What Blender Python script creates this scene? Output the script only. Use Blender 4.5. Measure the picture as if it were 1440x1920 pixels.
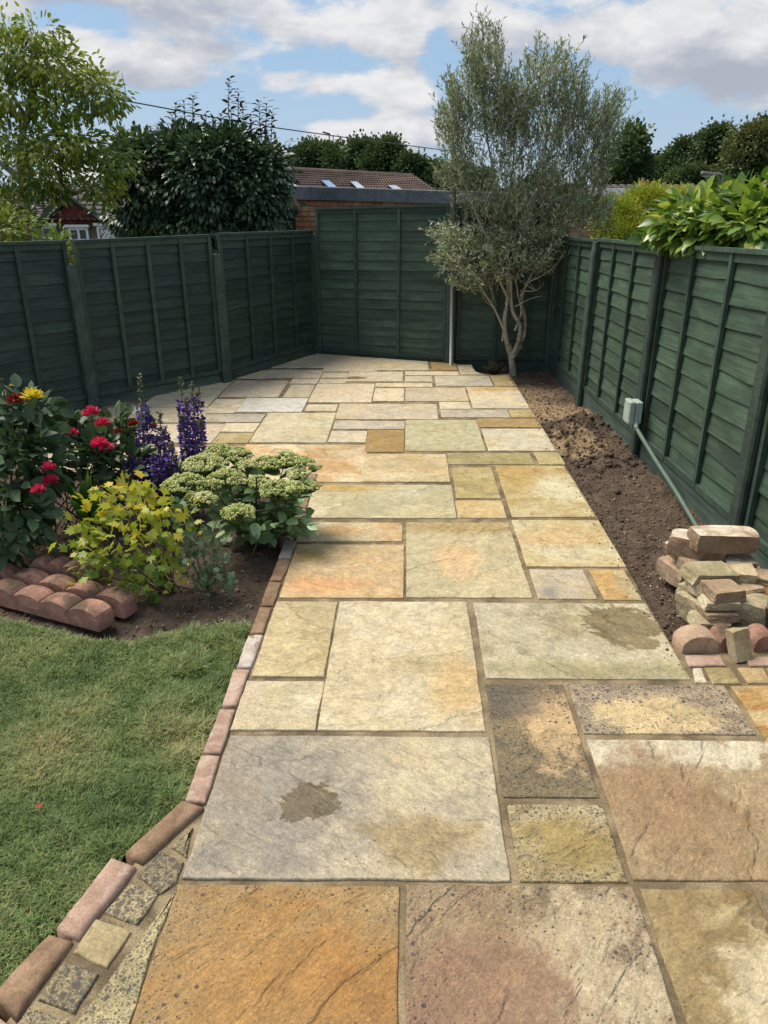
import bpy, math, random
import numpy as np
from mathutils import Vector, Matrix, noise as mnoise
R = math.radians
rng = np.random.default_rng(7); random.seed(7)
S = bpy.context.scene
for o in list(bpy.data.objects): bpy.data.objects.remove(o)

# ------------------------------------------------------------------ camera
FPX, TH, HC = 1400.0, math.atan(569/1400.0), 1.68      # focal length in photo pixels, pitch, eye height
CT, ST = math.cos(TH), math.sin(TH)
cam = bpy.data.cameras.new('camera'); co = bpy.data.objects.new('camera', cam); S.collection.objects.link(co)
cam.sensor_fit = 'VERTICAL'; cam.sensor_height = 36; cam.lens = 36*FPX/1920; cam.clip_end = 2000; cam.clip_start = .05
co.location = (0, 0, HC); co.rotation_euler = (math.pi/2-TH, 0, 0); S.camera = co

def P(x, y, z=0.0):            # survey: where the sight line of photo pixel (x,y) meets height z
    v = (y-960)/FPX; k = (HC-z)/(ST+v*CT)
    return (k*(x-720)/FPX, k*(CT-v*ST), z)
def W(x, y, Y):                # survey: where it meets the vertical plane at distance Y
    v = (y-960)/FPX; k = Y/(CT-v*ST)
    return (k*(x-720)/FPX, Y, HC-k*(ST+v*CT))

# ------------------------------------------------------------------ render look
S.view_settings.view_transform = 'Standard'; S.view_settings.look = 'None'
S.view_settings.exposure = 0.58; S.view_settings.gamma = 1.0; S.view_settings.use_curve_mapping = False
SUN_EL, SUN_AZ = R(60), R(-62)          # azimuth from +Y towards +X
WORLD_STRENGTH, SUN_STRENGTH = 0.1, 3.6

# ------------------------------------------------------------------ node helper
class NT:
    def __init__(s, tree): s.t = tree
    def node(s, typ, **kw):
        n = s.t.nodes.new(typ)
        for k, v in kw.items(): setattr(n, k, v)
        return n
    def put(s, sock, v):
        if isinstance(v, bpy.types.NodeSocket): s.t.links.new(v, sock)
        elif v is not None: sock.default_value = v
    def math(s, op, a, b=None, c=None, clamp=False):
        n = s.node('ShaderNodeMath', operation=op, use_clamp=clamp)
        s.put(n.inputs[0], a); s.put(n.inputs[1], b)
        if c is not None: s.put(n.inputs[2], c)
        return n.outputs[0]
    def vm(s, op, a, b=None, out=0):
        n = s.node('ShaderNodeVectorMath', operation=op)
        s.put(n.inputs[0], a)
        if op == 'SCALE': s.put(n.inputs['Scale'], b)
        elif b is not None: s.put(n.inputs[1], b)
        return n.outputs[out]
    def length(s, a): return s.vm('LENGTH', a, None, 1)
    def noise(s, vec, scale, detail=4, rough=.55, dist=0.0, col=False):
        n = s.node('ShaderNodeTexNoise'); s.put(n.inputs['Vector'], vec)
        s.put(n.inputs['Scale'], scale); s.put(n.inputs['Detail'], detail)
        s.put(n.inputs['Roughness'], rough); s.put(n.inputs['Distortion'], dist)
        return n.outputs['Color' if col else 'Fac']
    def vor(s, vec, scale, feature='F1', rnd=1.0):
        n = s.node('ShaderNodeTexVoronoi', feature=feature); s.put(n.inputs['Vector'], vec)
        s.put(n.inputs['Scale'], scale); s.put(n.inputs['Randomness'], rnd)
        return n
    def mr(s, v, a, b, c=0.0, d=1.0, smooth=False):
        n = s.node('ShaderNodeMapRange'); n.interpolation_type = 'SMOOTHSTEP' if smooth else 'LINEAR'
        s.put(n.inputs[0], v); s.put(n.inputs[1], a); s.put(n.inputs[2], b); s.put(n.inputs[3], c); s.put(n.inputs[4], d)
        return n.outputs[0]
    def mix(s, f, a, b, mode='MIX'):
        n = s.node('ShaderNodeMix', data_type='RGBA', blend_type=mode)
        s.put(n.inputs[0], f); s.put(n.inputs[6], a); s.put(n.inputs[7], b)
        return n.outputs[2]
    def sep(s, v):
        n = s.node('ShaderNodeSeparateXYZ'); s.put(n.inputs[0], v); return n.outputs
    def comb(s, x, y, z):
        n = s.node('ShaderNodeCombineXYZ')
        for i, v in enumerate((x, y, z)): s.put(n.inputs[i], v)
        return n.outputs[0]
    def attr(s, name, typ='GEOMETRY'):
        n = s.node('ShaderNodeAttribute', attribute_type=typ, attribute_name=name); return n
    def coord(s, which='Object'): return s.node('ShaderNodeTexCoord').outputs[which]
    def mapping(s, v, scale=(1, 1, 1), rot=(0, 0, 0), loc=(0, 0, 0)):
        n = s.node('ShaderNodeMapping'); s.put(n.inputs[0], v)
        n.inputs[1].default_value = loc; n.inputs[2].default_value = rot; n.inputs[3].default_value = scale
        return n.outputs[0]
    def bump(s, h, strength=.5, dist=.01, normal=None):
        n = s.node('ShaderNodeBump'); s.put(n.inputs['Height'], h)
        n.inputs['Strength'].default_value = strength; n.inputs['Distance'].default_value = dist
        if normal: s.put(n.inputs['Normal'], normal)
        return n.outputs[0]

def C4(c): return (c[0], c[1], c[2], 1.0)
def lin(r, g, b, k=.80):      # colour as it reads in daylight (0..255) to a surface albedo
    f = lambda v: ((v/255+.055)/1.055)**2.4 if v/255 > .04045 else v/255/12.92
    return (f(r)*k, f(g)*k, f(b)*k)

def new_mat(name):
    m = bpy.data.materials.new(name); m.use_nodes = True
    t = m.node_tree; t.nodes.clear(); n = NT(t)
    out = n.node('ShaderNodeOutputMaterial'); b = n.node('ShaderNodeBsdfPrincipled')
    t.links.new(b.outputs[0], out.inputs[0])
    return m, n, b, out

# ------------------------------------------------------------------ world: Nishita sky with drifting cumulus
w = bpy.data.worlds.new('World'); S.world = w; w.use_nodes = True
w.node_tree.nodes.clear(); n = NT(w.node_tree)
wo = n.node('ShaderNodeOutputWorld'); bg = n.node('ShaderNodeBackground'); w.node_tree.links.new(bg.outputs[0], wo.inputs[0])
sky = n.node('ShaderNodeTexSky', sky_type='NISHITA'); sky.sun_disc = False
sky.sun_elevation = SUN_EL; sky.sun_rotation = SUN_AZ; sky.air_density = 1.0; sky.dust_density = 1.2; sky.ozone_density = 1.5
d = n.coord('Generated'); sx = n.sep(d)
ysafe = n.math('MAXIMUM', sx[1], .04)
tu = n.math('DIVIDE', sx[0], ysafe); tw = n.math('DIVIDE', sx[2], ysafe)      # tangent coordinates ahead
zz = n.math('ADD', n.math('MAXIMUM', sx[2], 0.0), .16)
pl = n.comb(n.math('DIVIDE', sx[0], zz), n.math('DIVIDE', sx[1], zz), 0.0)
cs = n.vm('MULTIPLY', d, (1.0, 1.0, 2.3)); f1 = n.noise(n.vm('ADD', cs, (3.1, .4, 1.7)), 4.6, 10, .58, .15)
pl2 = n.vm('ADD', pl, (-0.12, 0.0, 0.0)); zz2 = n.math('ADD', zz, .022)
plu = n.comb(n.math('DIVIDE', sx[0], zz2), n.math('DIVIDE', sx[1], zz2), 0.0)
f2 = n.noise(n.vm('ADD', cs, (3.06, .4, 1.76)), 4.6, 10, .58, .15)
def tan_of(px, py):
    v = (py-960)/FPX; yy = CT-v*ST; return ((px-720)/FPX/yy, -(ST+v*CT)/yy)
def blobs_sum(uu, ww):
    tot = None
    for (px, py, rx, ry, a) in CLOUDS:
        u0, w0 = tan_of(px, py)
        du = n.math('MULTIPLY', n.math('SUBTRACT', uu, u0), FPX/rx)
        dw = n.math('MULTIPLY', n.math('SUBTRACT', ww, w0), FPX/ry*1.1)
        q = n.math('ADD', n.math('MULTIPLY', du, du), n.math('MULTIPLY', dw, dw))
        g = n.math('MULTIPLY', n.math('EXPONENT', n.math('MULTIPLY', q, -1.0)), a)
        tot = g if tot is None else n.math('ADD', tot, g)
    return tot
CLOUDS = [(560, 45, 230, 52, .2), (270, 110, 150, 45, .18), (670, 165, 160, 28, .14), (1120, 60, 230, 70, .2), (1400, 120, 90, 80, .2),
          (20, 15, 70, 36, .15), (680, 240, 150, 18, .08), (815, 70, 34, 60, -.26), (470, 200, 210, 26, -.24), (850, 150, 50, 60, -.2),
          (1250, 240, 170, 60, -.26), (170, 25, 90, 24, -.26), (130, 215, 150, 40, -.2), (980, 250, 220, 60, -.12), (640, 118, 150, 14, -.16), (620, 212, 180, 14, -.14)]
g1 = blobs_sum(tu, tw); g2 = blobs_sum(tu, n.math('ADD', tw, .03))
amp = lambda f: n.math('MULTIPLY_ADD', f, 1.9, -.45)
D1 = n.math('ADD', amp(f1), g1); D2 = n.math('ADD', amp(f2), g2)
mask = n.mr(D1, .42, .60, smooth=True)
shade = n.mr(n.math('SUBTRACT', D2, n.math('MULTIPLY', D1, .35)), .22, .66, 1.0, 0.0, True)
shade = n.math('MULTIPLY', shade, n.mr(n.noise(cs, 16, 8, .6, .3), .32, .68, .55, 1.2))
ccol = n.mix(n.math('MINIMUM', shade, 1.0), (2.9, 3.15, 3.7, 1), (5.7, 5.7, 5.75, 1))
skyc = n.mix(.75, sky.outputs[0], (2.3, 3.5, 5.0, 1))
hz = n.mr(sx[2], 0.0, .16, .55, 0.0)
skyc = n.mix(hz, skyc, (3.7, 4.3, 4.9, 1))
fin = n.mix(mask, skyc, ccol)
gnd = n.mr(sx[2], -.06, -.01)
fin = n.mix(gnd, (1.0, 1.1, .9, 1), fin)
n.put(bg.inputs[0], fin); bg.inputs[1].default_value = WORLD_STRENGTH

sl = bpy.data.lights.new('sun', 'SUN'); so = bpy.data.objects.new('sun', sl); S.collection.objects.link(so)
sl.energy = SUN_STRENGTH; sl.angle = R(34); sl.color = (1.0, .91, .77)
sd = Vector((math.sin(SUN_AZ)*math.cos(SUN_EL), math.cos(SUN_AZ)*math.cos(SUN_EL), math.sin(SUN_EL)))
so.rotation_euler = sd.to_track_quat('Z', 'Y').to_euler()

# ------------------------------------------------------------------ object helpers
ORG = {}
def link(o, parent=None):
    S.collection.objects.link(o)
    if parent is not None: o.parent = parent
def org(p): return ORG.get(p.name, np.zeros(3)) if p is not None else np.zeros(3)
def tag(o, label=None, cat=None, group=None, kind=None):
    if label: o['label'] = label
    if cat: o['category'] = cat
    if group: o['group'] = group
    if kind: o['kind'] = kind
    return o
def thing(name, label, cat, loc=(0, 0, 0), group=None):
    o = bpy.data.objects.new(name, None); o.empty_display_size = .1; link(o); o.location = loc
    ORG[o.name] = np.array(loc, float); return tag(o, label, cat, group)
def part_empty(name, parent, loc):
    o = bpy.data.objects.new(name, None); o.empty_display_size = .1; link(o, parent)
    o.location = Vector(np.array(loc)-org(parent)); ORG[o.name] = np.array(loc, float); return o
def fast_mesh(name, V, F, smooth=False, tint=None, attrs=None):
    me = bpy.data.meshes.new(name); V = np.asarray(V, dtype=np.float32)
    if isinstance(F, np.ndarray):
        k = F.shape[1]; me.vertices.add(len(V)); me.vertices.foreach_set('co', V.ravel())
        me.loops.add(F.size); me.loops.foreach_set('vertex_index', F.astype(np.int32).ravel())
        me.polygons.add(len(F)); me.polygons.foreach_set('loop_start', np.arange(0, F.size, k, dtype=np.int32))
        me.update(calc_edges=True)
    else:
        me.from_pydata([tuple(map(float, v)) for v in V], [], F); me.update()
    if smooth: me.polygons.foreach_set('use_smooth', np.ones(len(me.polygons), dtype=bool))
    if tint is not None:
        a = me.attributes.new('tint', 'FLOAT', 'POINT'); a.data.foreach_set('value', np.asarray(tint, dtype=np.float32))
    for k, v in (attrs or {}).items():
        a = me.attributes.new(k, 'FLOAT', 'POINT'); a.data.foreach_set('value', np.asarray(v, dtype=np.float32))
    return me
def mobj(name, V, F, mat, parent=None, smooth=False, tint=None, origin=None, attrs=None):
    """one mesh object from world-space vertices"""
    o0 = np.array(origin if origin is not None else org(parent), float)
    me = fast_mesh(name, np.asarray(V, float)-o0, F, smooth, tint, attrs)
    if mat: me.materials.append(mat)
    o = bpy.data.objects.new(name, me); link(o, parent); o.location = Vector(o0-org(parent)); ORG[o.name] = o0
    return o
class MB:
    def __init__(s): s.V = []; s.F = []
    def add(s, V, F):
        b = len(s.V); s.V += [tuple(v) for v in V]; s.F += [tuple(i+b for i in f) for f in F]; return s
    def box(s, c, sz, rz=0.0, M=None):
        x, y, z = sz[0]/2, sz[1]/2, sz[2]/2
        vs = [Vector((a*x, b*y, q*z)) for q in (-1, 1) for a, b in ((-1, -1), (1, -1), (1, 1), (-1, 1))]
        m = M or Matrix.Rotation(rz, 3, 'Z')
        s.add([m@v+Vector(c) for v in vs], [(3, 2, 1, 0), (4, 5, 6, 7), (0, 1, 5, 4), (1, 2, 6, 5), (2, 3, 7, 6), (3, 0, 4, 7)]); return s
    def tube(s, pts, rad, seg=8, cap=True):
        V, F = tube(pts, rad, seg, cap); return s.add(V, F)
    def obj(s, name, mat, parent=None, smooth=False, origin=None): return mobj(name, s.V, s.F, mat, parent, smooth, origin=origin)
def tube(pts, rad, seg=8, cap=True):
    pts = [Vector(p) for p in pts]; n_ = len(pts)
    if not hasattr(rad, '__len__'): rad = [rad]*n_
    V, F = [], []; up = Vector((.13, .31, .94))
    for i, p in enumerate(pts):
        t = (pts[min(i+1, n_-1)]-pts[max(i-1, 0)]).normalized()
        a = t.cross(up if abs(t.dot(up)) < .95 else Vector((1, 0, 0))).normalized(); b = t.cross(a)
        for j in range(seg):
            q = 2*math.pi*j/seg; V.append(tuple(p+(a*math.cos(q)+b*math.sin(q))*rad[i]))
    for i in range(n_-1):
        for j in range(seg): F.append((i*seg+j, i*seg+(j+1) % seg, (i+1)*seg+(j+1) % seg, (i+1)*seg+j))
    if cap: F.append(tuple(range(seg))); F.append(tuple((n_-1)*seg+j for j in reversed(range(seg))))
    return V, F
def smooth_path(pts, k=4):
    pts = [np.array(p, float) for p in pts]; out = []
    for i in range(len(pts)-1):
        p0 = pts[max(i-1, 0)]; p1 = pts[i]; p2 = pts[i+1]; p3 = pts[min(i+2, len(pts)-1)]
        for j in range(k):
            t = j/k; out.append(.5*((2*p1)+(-p0+p2)*t+(2*p0-5*p1+4*p2-p3)*t*t+(-p0+3*p1-3*p2+p3)*t**3))
    out.append(pts[-1]); return out
def in_poly(X, Y, poly):
    X = np.asarray(X); Y = np.asarray(Y); ins = np.zeros(X.shape, bool); m = len(poly)
    for i in range(m):
        x0, y0 = poly[i][:2]; x1, y1 = poly[(i+1) % m][:2]
        c = ((y0 > Y) != (y1 > Y)) & (X < (x1-x0)*(Y-y0)/(y1-y0+1e-12)+x0); ins ^= c
    return ins
def fbm(x, y, z=0.0, o=4, s=1.0): return mnoise.fractal(Vector((x*s, y*s, z)), .9, 2.1, o)

# ------------------------------------------------------------------ materials
def m_slab():
    m, n, b, out = new_mat('riven_sandstone')
    A = lambda k: n.attr(k, 'OBJECT')
    raw = n.coord('Object'); seed = A('seed').outputs['Vector']; co = n.vm('ADD', raw, seed)
    rot = n.node('ShaderNodeVectorRotate', rotation_type='Z_AXIS'); n.put(rot.inputs['Vector'], co); n.put(rot.inputs['Angle'], A('grain').outputs['Fac'])
    st = n.vm('MULTIPLY', rot.outputs[0], n.comb(1.0, A('stretch').outputs['Fac'], 1.0))
    n1 = n.noise(co, 2.6, 9, .6, .7); n2 = n.noise(st, 3.4, 10, .68, .35); nT = n.noise(n.vm('ADD', st, (2.0, 7.0, 0.0)), 1.9, 5, .52, .25); n3 = n.noise(co, 16, 8, .7, .4)
    n4 = n.noise(co, 5.5, 10, .7, 1.2)
    c = n.mix(n.mr(n1, .40, .60, smooth=True), A('c1').outputs['Color'], A('c2').outputs['Color'])
    c = n.mix(n.math('MULTIPLY', n.mr(n2, .50, .66, smooth=True), A('c3amt').outputs['Fac']), c, A('c3').outputs['Color'])
    c = n.mix(n.math('MULTIPLY', n.mr(n4, .55, .70), .28), c, n.vm('MULTIPLY', c, (.62, .60, .52)))
    wob = n.math('ADD', n.math('MULTIPLY', n.math('SUBTRACT', n4, .5), 2.6), n.math('MULTIPLY', n.math('SUBTRACT', n2, .5), 2.0))
    wetm = None
    for i in (1, 2, 3):
        dd = n.length(n.vm('MULTIPLY', n.vm('MULTIPLY', n.vm('SUBTRACT', raw, A('p%d' % i).outputs['Vector']), A('s%d' % i).outputs['Vector']), (1, 1, 0)))
        soft = A('f%d' % i).outputs['Fac']
        mk = n.mr(n.math('ADD', dd, wob), n.math('SUBTRACT', 1.0, soft), n.math('ADD', 1.0, soft), 1.0, 0.0, True)
        if i == 3:
            wetm = n.math('MULTIPLY', mk, A('wet').outputs['Fac'])
            sh = n.length(n.vm('MULTIPLY', n.vm('MULTIPLY', n.vm('SUBTRACT', raw, A('p3').outputs['Vector']), A('s3').outputs['Vector']), (1, 1, 0)))
            mk2 = n.mr(n.math('ADD', sh, n.math('MULTIPLY', wob, .8)), .93, 1.0, 1.0, 0.0, True)
            wetm = n.math('MULTIPLY', mk2, A('wet').outputs['Fac'])
            c = n.mix(wetm, c, n.vm('MULTIPLY', c, (.46, .40, .29)))
        else:
            c = n.mix(n.math('MULTIPLY', mk, .85), c, A('k%d' % i).outputs['Color'])
            if i == 1: mk1 = mk
    c = n.mix(1.0, c, n.mr(n3, .3, .7, .76, 1.20), 'MULTIPLY'); c = n.mix(1.0, c, n.mr(n.noise(n.vm('MULTIPLY', st, (1, 1, 1)), 38, 7, .78, .3), .3, .7, .68, 1.28), 'MULTIPLY')
    ru = n.math('MULTIPLY', n.mr(n.noise(n.vm('ADD', co, (9, 2, 0)), 3.1, 9, .68, .6), .56, .70), .45); c = n.mix(ru, c, n.vm('MULTIPLY', c, (1.02, .84, .58)))
    # thin cleft lines where layers break off
    frT = n.math('FRACT', n.math('MULTIPLY', nT, 7.0)); line = n.mr(n.math('ABSOLUTE', n.math('SUBTRACT', frT, .5)), 0.0, .022, 1.0, 0.0)
    line = n.math('MULTIPLY', line, n.mr(n.noise(co, 5, 4), .54, .64))
    lev = n.node('ShaderNodeTexWhiteNoise', noise_dimensions='1D'); n.put(lev.inputs['W'], n.math('ADD', n.math('FLOOR', n.math('ADD', n.math('MULTIPLY', nT, 7.0), .5)), A('grain').outputs['Fac']))
    c = n.mix(1.0, c, n.mr(lev.outputs['Value'], 0, 1, .84, 1.10), 'MULTIPLY')
    c = n.mix(n.math('MULTIPLY', line, .30), c, (.10, .075, .045, 1))
    # fine sandy grain
    gr = n.noise(co, 420, 3, .7); gr2 = n.noise(co, 120, 4, .7)
    c = n.mix(1.0, c, n.mr(gr, .3, .7, .66, 1.32), 'MULTIPLY'); c = n.mix(1.0, c, n.mr(gr2, .3, .7, .76, 1.22), 'MULTIPLY')
    pit = n.mr(n.noise(co, 210, 2, .5), .66, .74, 0, .35); c = n.mix(pit, c, (.09, .075, .055, 1))
    # lichen spots and weathered pits, thicker towards the edges
    ax = n.vm('ABSOLUTE', raw); e = n.sep(n.vm('SUBTRACT', A('half').outputs['Vector'], ax))
    ed = n.math('MINIMUM', e[0], e[1]); em = n.mr(ed, .22, .0, 0.0, .45, True)
    dens = n.math('ADD', n.math('MULTIPLY', n.math('SUBTRACT', n.noise(n.vm('ADD', co, (3, 1, 0)), 3.0, 3), .5), 2.4), em)
    dens = n.math('MULTIPLY', n.math('MULTIPLY', n.math('ADD', dens, .30, clamp=True), A('spots').outputs['Fac']), n.math('MULTIPLY_ADD', mk1, -.8, 1.0))
    wc = n.vm('ADD', co, n.vm('SCALE', n.noise(co, 60, 3, .6, 0, True), .012))
    sp = None
    for sc, rmax, w8 in ((44, .30, .85), (95, .36, .85), (190, .42, .7), (330, .42, .45)):
        v = n.vor(wc, sc); rc = n.node('ShaderNodeSeparateColor'); n.put(rc.inputs[0], v.outputs['Color'])
        has = n.math('LESS_THAN', rc.outputs[0], dens)
        rr = n.math('MULTIPLY', n.math('ADD', n.math('MULTIPLY', rc.outputs[1], .7), .3), rmax)
        rr = n.math('MULTIPLY', rr, n.math('MULTIPLY_ADD', A('spots').outputs['Fac'], .30, .72))
        m1 = n.math('MULTIPLY', n.mr(n.math('SUBTRACT', rr, v.outputs['Distance']), 0.0, .06), n.math('MULTIPLY', has, w8))
        sp = m1 if sp is None else n.math('MAXIMUM', sp, m1)
    c = n.mix(sp, c, (.045, .043, .047, 1))
    n.put(b.inputs['Base Color'], c)
    r = n.mr(n3, .3, .7, .62, .86); r = n.mr(wetm, 0.0, 1.0, r, .36); n.put(b.inputs['Roughness'], r)
    b.inputs['Specular IOR Level'].default_value = .35
    t = n.math('MULTIPLY', nT, 7.0); ter = n.math('ADD', n.math('FLOOR', t), n.mr(frT, .26, .60, smooth=True))
    h = n.math('ADD', n.math('MULTIPLY', ter, .40), n.math('ADD', n.math('MULTIPLY', n1, .6), n.math('MULTIPLY', n2, .7)))
    h = n.math('ADD', h, n.math('ADD', n.math('MULTIPLY', n3, .45), n.math('MULTIPLY', gr2, .10)))
    h = n.math('ADD', h, n.math('MULTIPLY', sp, -.06)); h = n.math('ADD', h, n.math('MULTIPLY', gr, .05))
    n.put(b.inputs['Normal'], n.bump(h, .9, .018))
    return m
def m_rough(name, cols, scale=8, bump=.6, bd=.004, rough=.85, grit=300, world=False, moss=None, white=None, gritamp=.25):
    """stone, brick, concrete, soil: two or three tones in patches, grit and relief"""
    m, n, b, out = new_mat(name)
    oi = n.node('ShaderNodeObjectInfo'); co = n.coord('Object')
    if not world: co = n.vm('ADD', co, n.vm('SCALE', n.comb(oi.outputs['Random'], n.math('MULTIPLY', oi.outputs['Random'], 7.3), 1.0), 13.0))
    n1 = n.noise(co, scale, 7, .62, .5); n2 = n.noise(co, scale*5, 6, .7)
    c = n.mix(n.mr(n1, .38, .62, smooth=True), C4(cols[0]), C4(cols[1]))
    if len(cols) > 2: c = n.mix(n.mr(n.noise(co, scale*.5, 6, .6, 1.0), .52, .66, smooth=True), c, C4(cols[2]))
    if moss: c = n.mix(n.mr(n.noise(n.vm('ADD', co, (5, 5, 5)), scale*.8, 8, .7), .52, .64, 0, .8), c, C4(moss))
    if white:
        geo = n.node('ShaderNodeNewGeometry'); nz = n.sep(geo.outputs['Normal'])[2]
        c = n.mix(n.math('MULTIPLY', n.mr(nz, .3, .8), n.mr(n1, .35, .6)), c, C4(white))
    c = n.mix(1.0, c, n.mr(oi.outputs['Random'], 0, 1, .86, 1.12), 'MULTIPLY')
    c = n.mix(1.0, c, n.mr(n2, .3, .7, .82, 1.15), 'MULTIPLY')
    g = n.noise(co, grit, 3, .7); c = n.mix(1.0, c, n.mr(g, .3, .7, 1-gritamp, 1+gritamp), 'MULTIPLY')
    n.put(b.inputs['Base Color'], c); b.inputs['Roughness'].default_value = rough; b.inputs['Specular IOR Level'].default_value = .25
    h = n.math('ADD', n.math('MULTIPLY', n1, .6), n.math('ADD', n.math('MULTIPLY', n2, .5), n.math('MULTIPLY', g, .18)))
    n.put(b.inputs['Normal'], n.bump(h, bump, bd)); return m
def m_fence(name, c1, c2, rough=.62, horiz=True, concrete=False):
    m, n, b, out = new_mat(name); oi = n.node('ShaderNodeObjectInfo')
    co = n.vm('ADD', n.coord('Object'), n.vm('SCALE', n.comb(oi.outputs['Random'], oi.outputs['Random'], oi.outputs['Random']), 17.0))
    if concrete: g1 = n.noise(co, 55, 6, .7); g2 = n.noise(co, 12, 5, .6)
    else:
        st = n.mapping(co, (2.2, 2.2, 55) if horiz else (45, 45, 2.2)); g1 = n.noise(st, 1.0, 7, .65, .6); g2 = n.noise(n.mapping(co, (2.0, 2.0, 6)), 1.6, 5, .6, .5)
    c = n.mix(n.mr(g2, .32, .68, smooth=True), C4(c1), C4(c2))
    c = n.mix(1.0, c, n.mr(g1, .3, .7, .66, 1.34), 'MULTIPLY'); c = n.mix(1.0, c, n.mr(oi.outputs['Random'], 0, 1, .78, 1.22), 'MULTIPLY')
    # rubbed, slightly chalky streaks and a few knots
    ch = n.math('MULTIPLY', n.mr(n.noise(n.mapping(co, (3, 3, 14)), 2.0, 8, .75, 1.5), .60, .72), .35)
    c = n.mix(ch, c, C4([v*2.1+.012 for v in c2]))
    if not concrete:
        kv = n.vor(n.mapping(co, (3.2, 3.2, 9)), 1.0); kn = n.mr(kv.outputs['Distance'], .05, .11, .55, 0.0); c = n.mix(kn, c, C4([v*.35 for v in c1]))
    n.put(b.inputs['Base Color'], c); b.inputs['Roughness'].default_value = rough; b.inputs['Specular IOR Level'].default_value = .35
    n.put(b.inputs['Normal'], n.bump(n.math('ADD', g1, n.math('MULTIPLY', g2, .6)), .7, .006 if concrete else .003)); return m
def m_leaf(name, cols, rough=.5, trans=.25, spec=.4, vein=0):
    """cols: 3 tones picked by the per-leaf tint"""
    m, n, b, out = new_mat(name); t = n.attr('tint').outputs['Fac']
    cr = n.node('ShaderNodeValToRGB'); n.put(cr.inputs[0], t); e = cr.color_ramp.elements
    e[0].position = 0; e[0].color = C4(cols[0]); e[1].position = 1; e[1].color = C4(cols[-1])
    for i, c in enumerate(cols[1:-1]): q = e.new((i+1)/(len(cols)-1)); q.color = C4(c)
    co = n.coord('Object'); c = n.mix(1.0, cr.outputs[0], n.mr(n.noise(co, 30, 3), .3, .7, .8, 1.2), 'MULTIPLY')
    n.put(b.inputs['Base Color'], c); b.inputs['Roughness'].default_value = rough; b.inputs['Specular IOR Level'].default_value = spec
    tr = n.node('ShaderNodeBsdfTranslucent'); n.put(tr.inputs[0], n.mix(1.0, c, (1.25, 1.25, .7, 1), 'MULTIPLY'))
    mx = n.node('ShaderNodeMixShader'); mx.inputs[0].default_value = trans
    m.node_tree.links.new(b.outputs[0], mx.inputs[1]); m.node_tree.links.new(tr.outputs[0], mx.inputs[2]); m.node_tree.links.new(mx.outputs[0], out.inputs[0])
    return m
def m_plain(name, c, rough=.5, metal=0.0, spec=.5, var=.08, scale=20):
    m, n, b, out = new_mat(name); k = n.mr(n.noise(n.coord('Object'), scale, 5, .6), .3, .7, 1-var, 1+var)
    n.put(b.inputs['Base Color'], n.mix(1.0, C4(c), k, 'MULTIPLY')); b.inputs['Roughness'].default_value = rough
    b.inputs['Metallic'].default_value = metal; b.inputs['Specular IOR Level'].default_value = spec; return m

M_SLAB = m_slab()
M_MORTAR = m_rough('sandy_mortar', [lin(150, 134, 106), lin(112, 98, 76), lin(92, 80, 62)], 5, .9, .004, .95, 260, True, gritamp=.5)
M_SETT = M_SLAB
M_EDGE = {k: m_rough('edging_brick_'+k, v, 14, .7, .004, .85, 260, gritamp=.3) for k, v in dict(
    pink=[lin(190, 162, 144), lin(168, 138, 120), lin(196, 172, 154)], brown=[lin(150, 124, 98), lin(128, 104, 82), lin(160, 132, 108)],
    grey=[lin(160, 156, 150), lin(140, 134, 126), lin(170, 160, 150)], pale=[lin(206, 196, 186), lin(185, 172, 160), lin(150, 110, 95)],
    buff=[lin(178, 150, 122), lin(155, 128, 104), lin(170, 140, 118)]).items()}
M_TERRA = m_rough('terracotta_concrete', [lin(184, 138, 122), lin(158, 118, 102), lin(140, 112, 96)], 9, .7, .004, .9, 220, white=lin(96, 82, 68), gritamp=.45)
M_STONE = {k: m_rough('pile_stone_'+k, v[0], 9, .9, .006, .9, 150, moss=v[1], white=v[2], gritamp=.25) for k, v in dict(
    cream=([lin(190, 178, 148), lin(160, 146, 115), lin(205, 196, 170)], lin(172, 166, 122), None),
    green=([lin(196, 182, 150), lin(174, 158, 128), lin(156, 142, 112)], lin(160, 156, 114), None),
    brown=([lin(192, 168, 140), lin(168, 144, 118), lin(148, 126, 102)], None, None),
    block=([lin(152, 130, 108), lin(134, 112, 92), lin(164, 140, 116)], None, lin(226, 214, 192)),  # last tone brightens upward faces: light on the block tops, painted in
    orange=([lin(180, 128, 72), lin(150, 100, 58), lin(165, 120, 80)], None, None),
    pink=([lin(188, 162, 138), lin(168, 142, 120), lin(168, 148, 122)], None, None)).items()}
M_FG = m_fence('fence_paint_green', lin(76, 98, 80), lin(58, 78, 66))
M_FGD = m_fence('fence_paint_green_shaded', lin(56, 74, 66), lin(42, 58, 52))  # same green paint, darkened in colour for the left fence's shade
M_BAT = m_fence('fence_paint_upright', lin(66, 86, 74), lin(52, 70, 62), .6, False)
M_POST = m_fence('painted_concrete', lin(70, 86, 76), lin(54, 68, 62), .75, True, True)
M_GRAV = m_fence('gravel_board_paint', lin(82, 98, 90), lin(62, 78, 72), .7)
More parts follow.
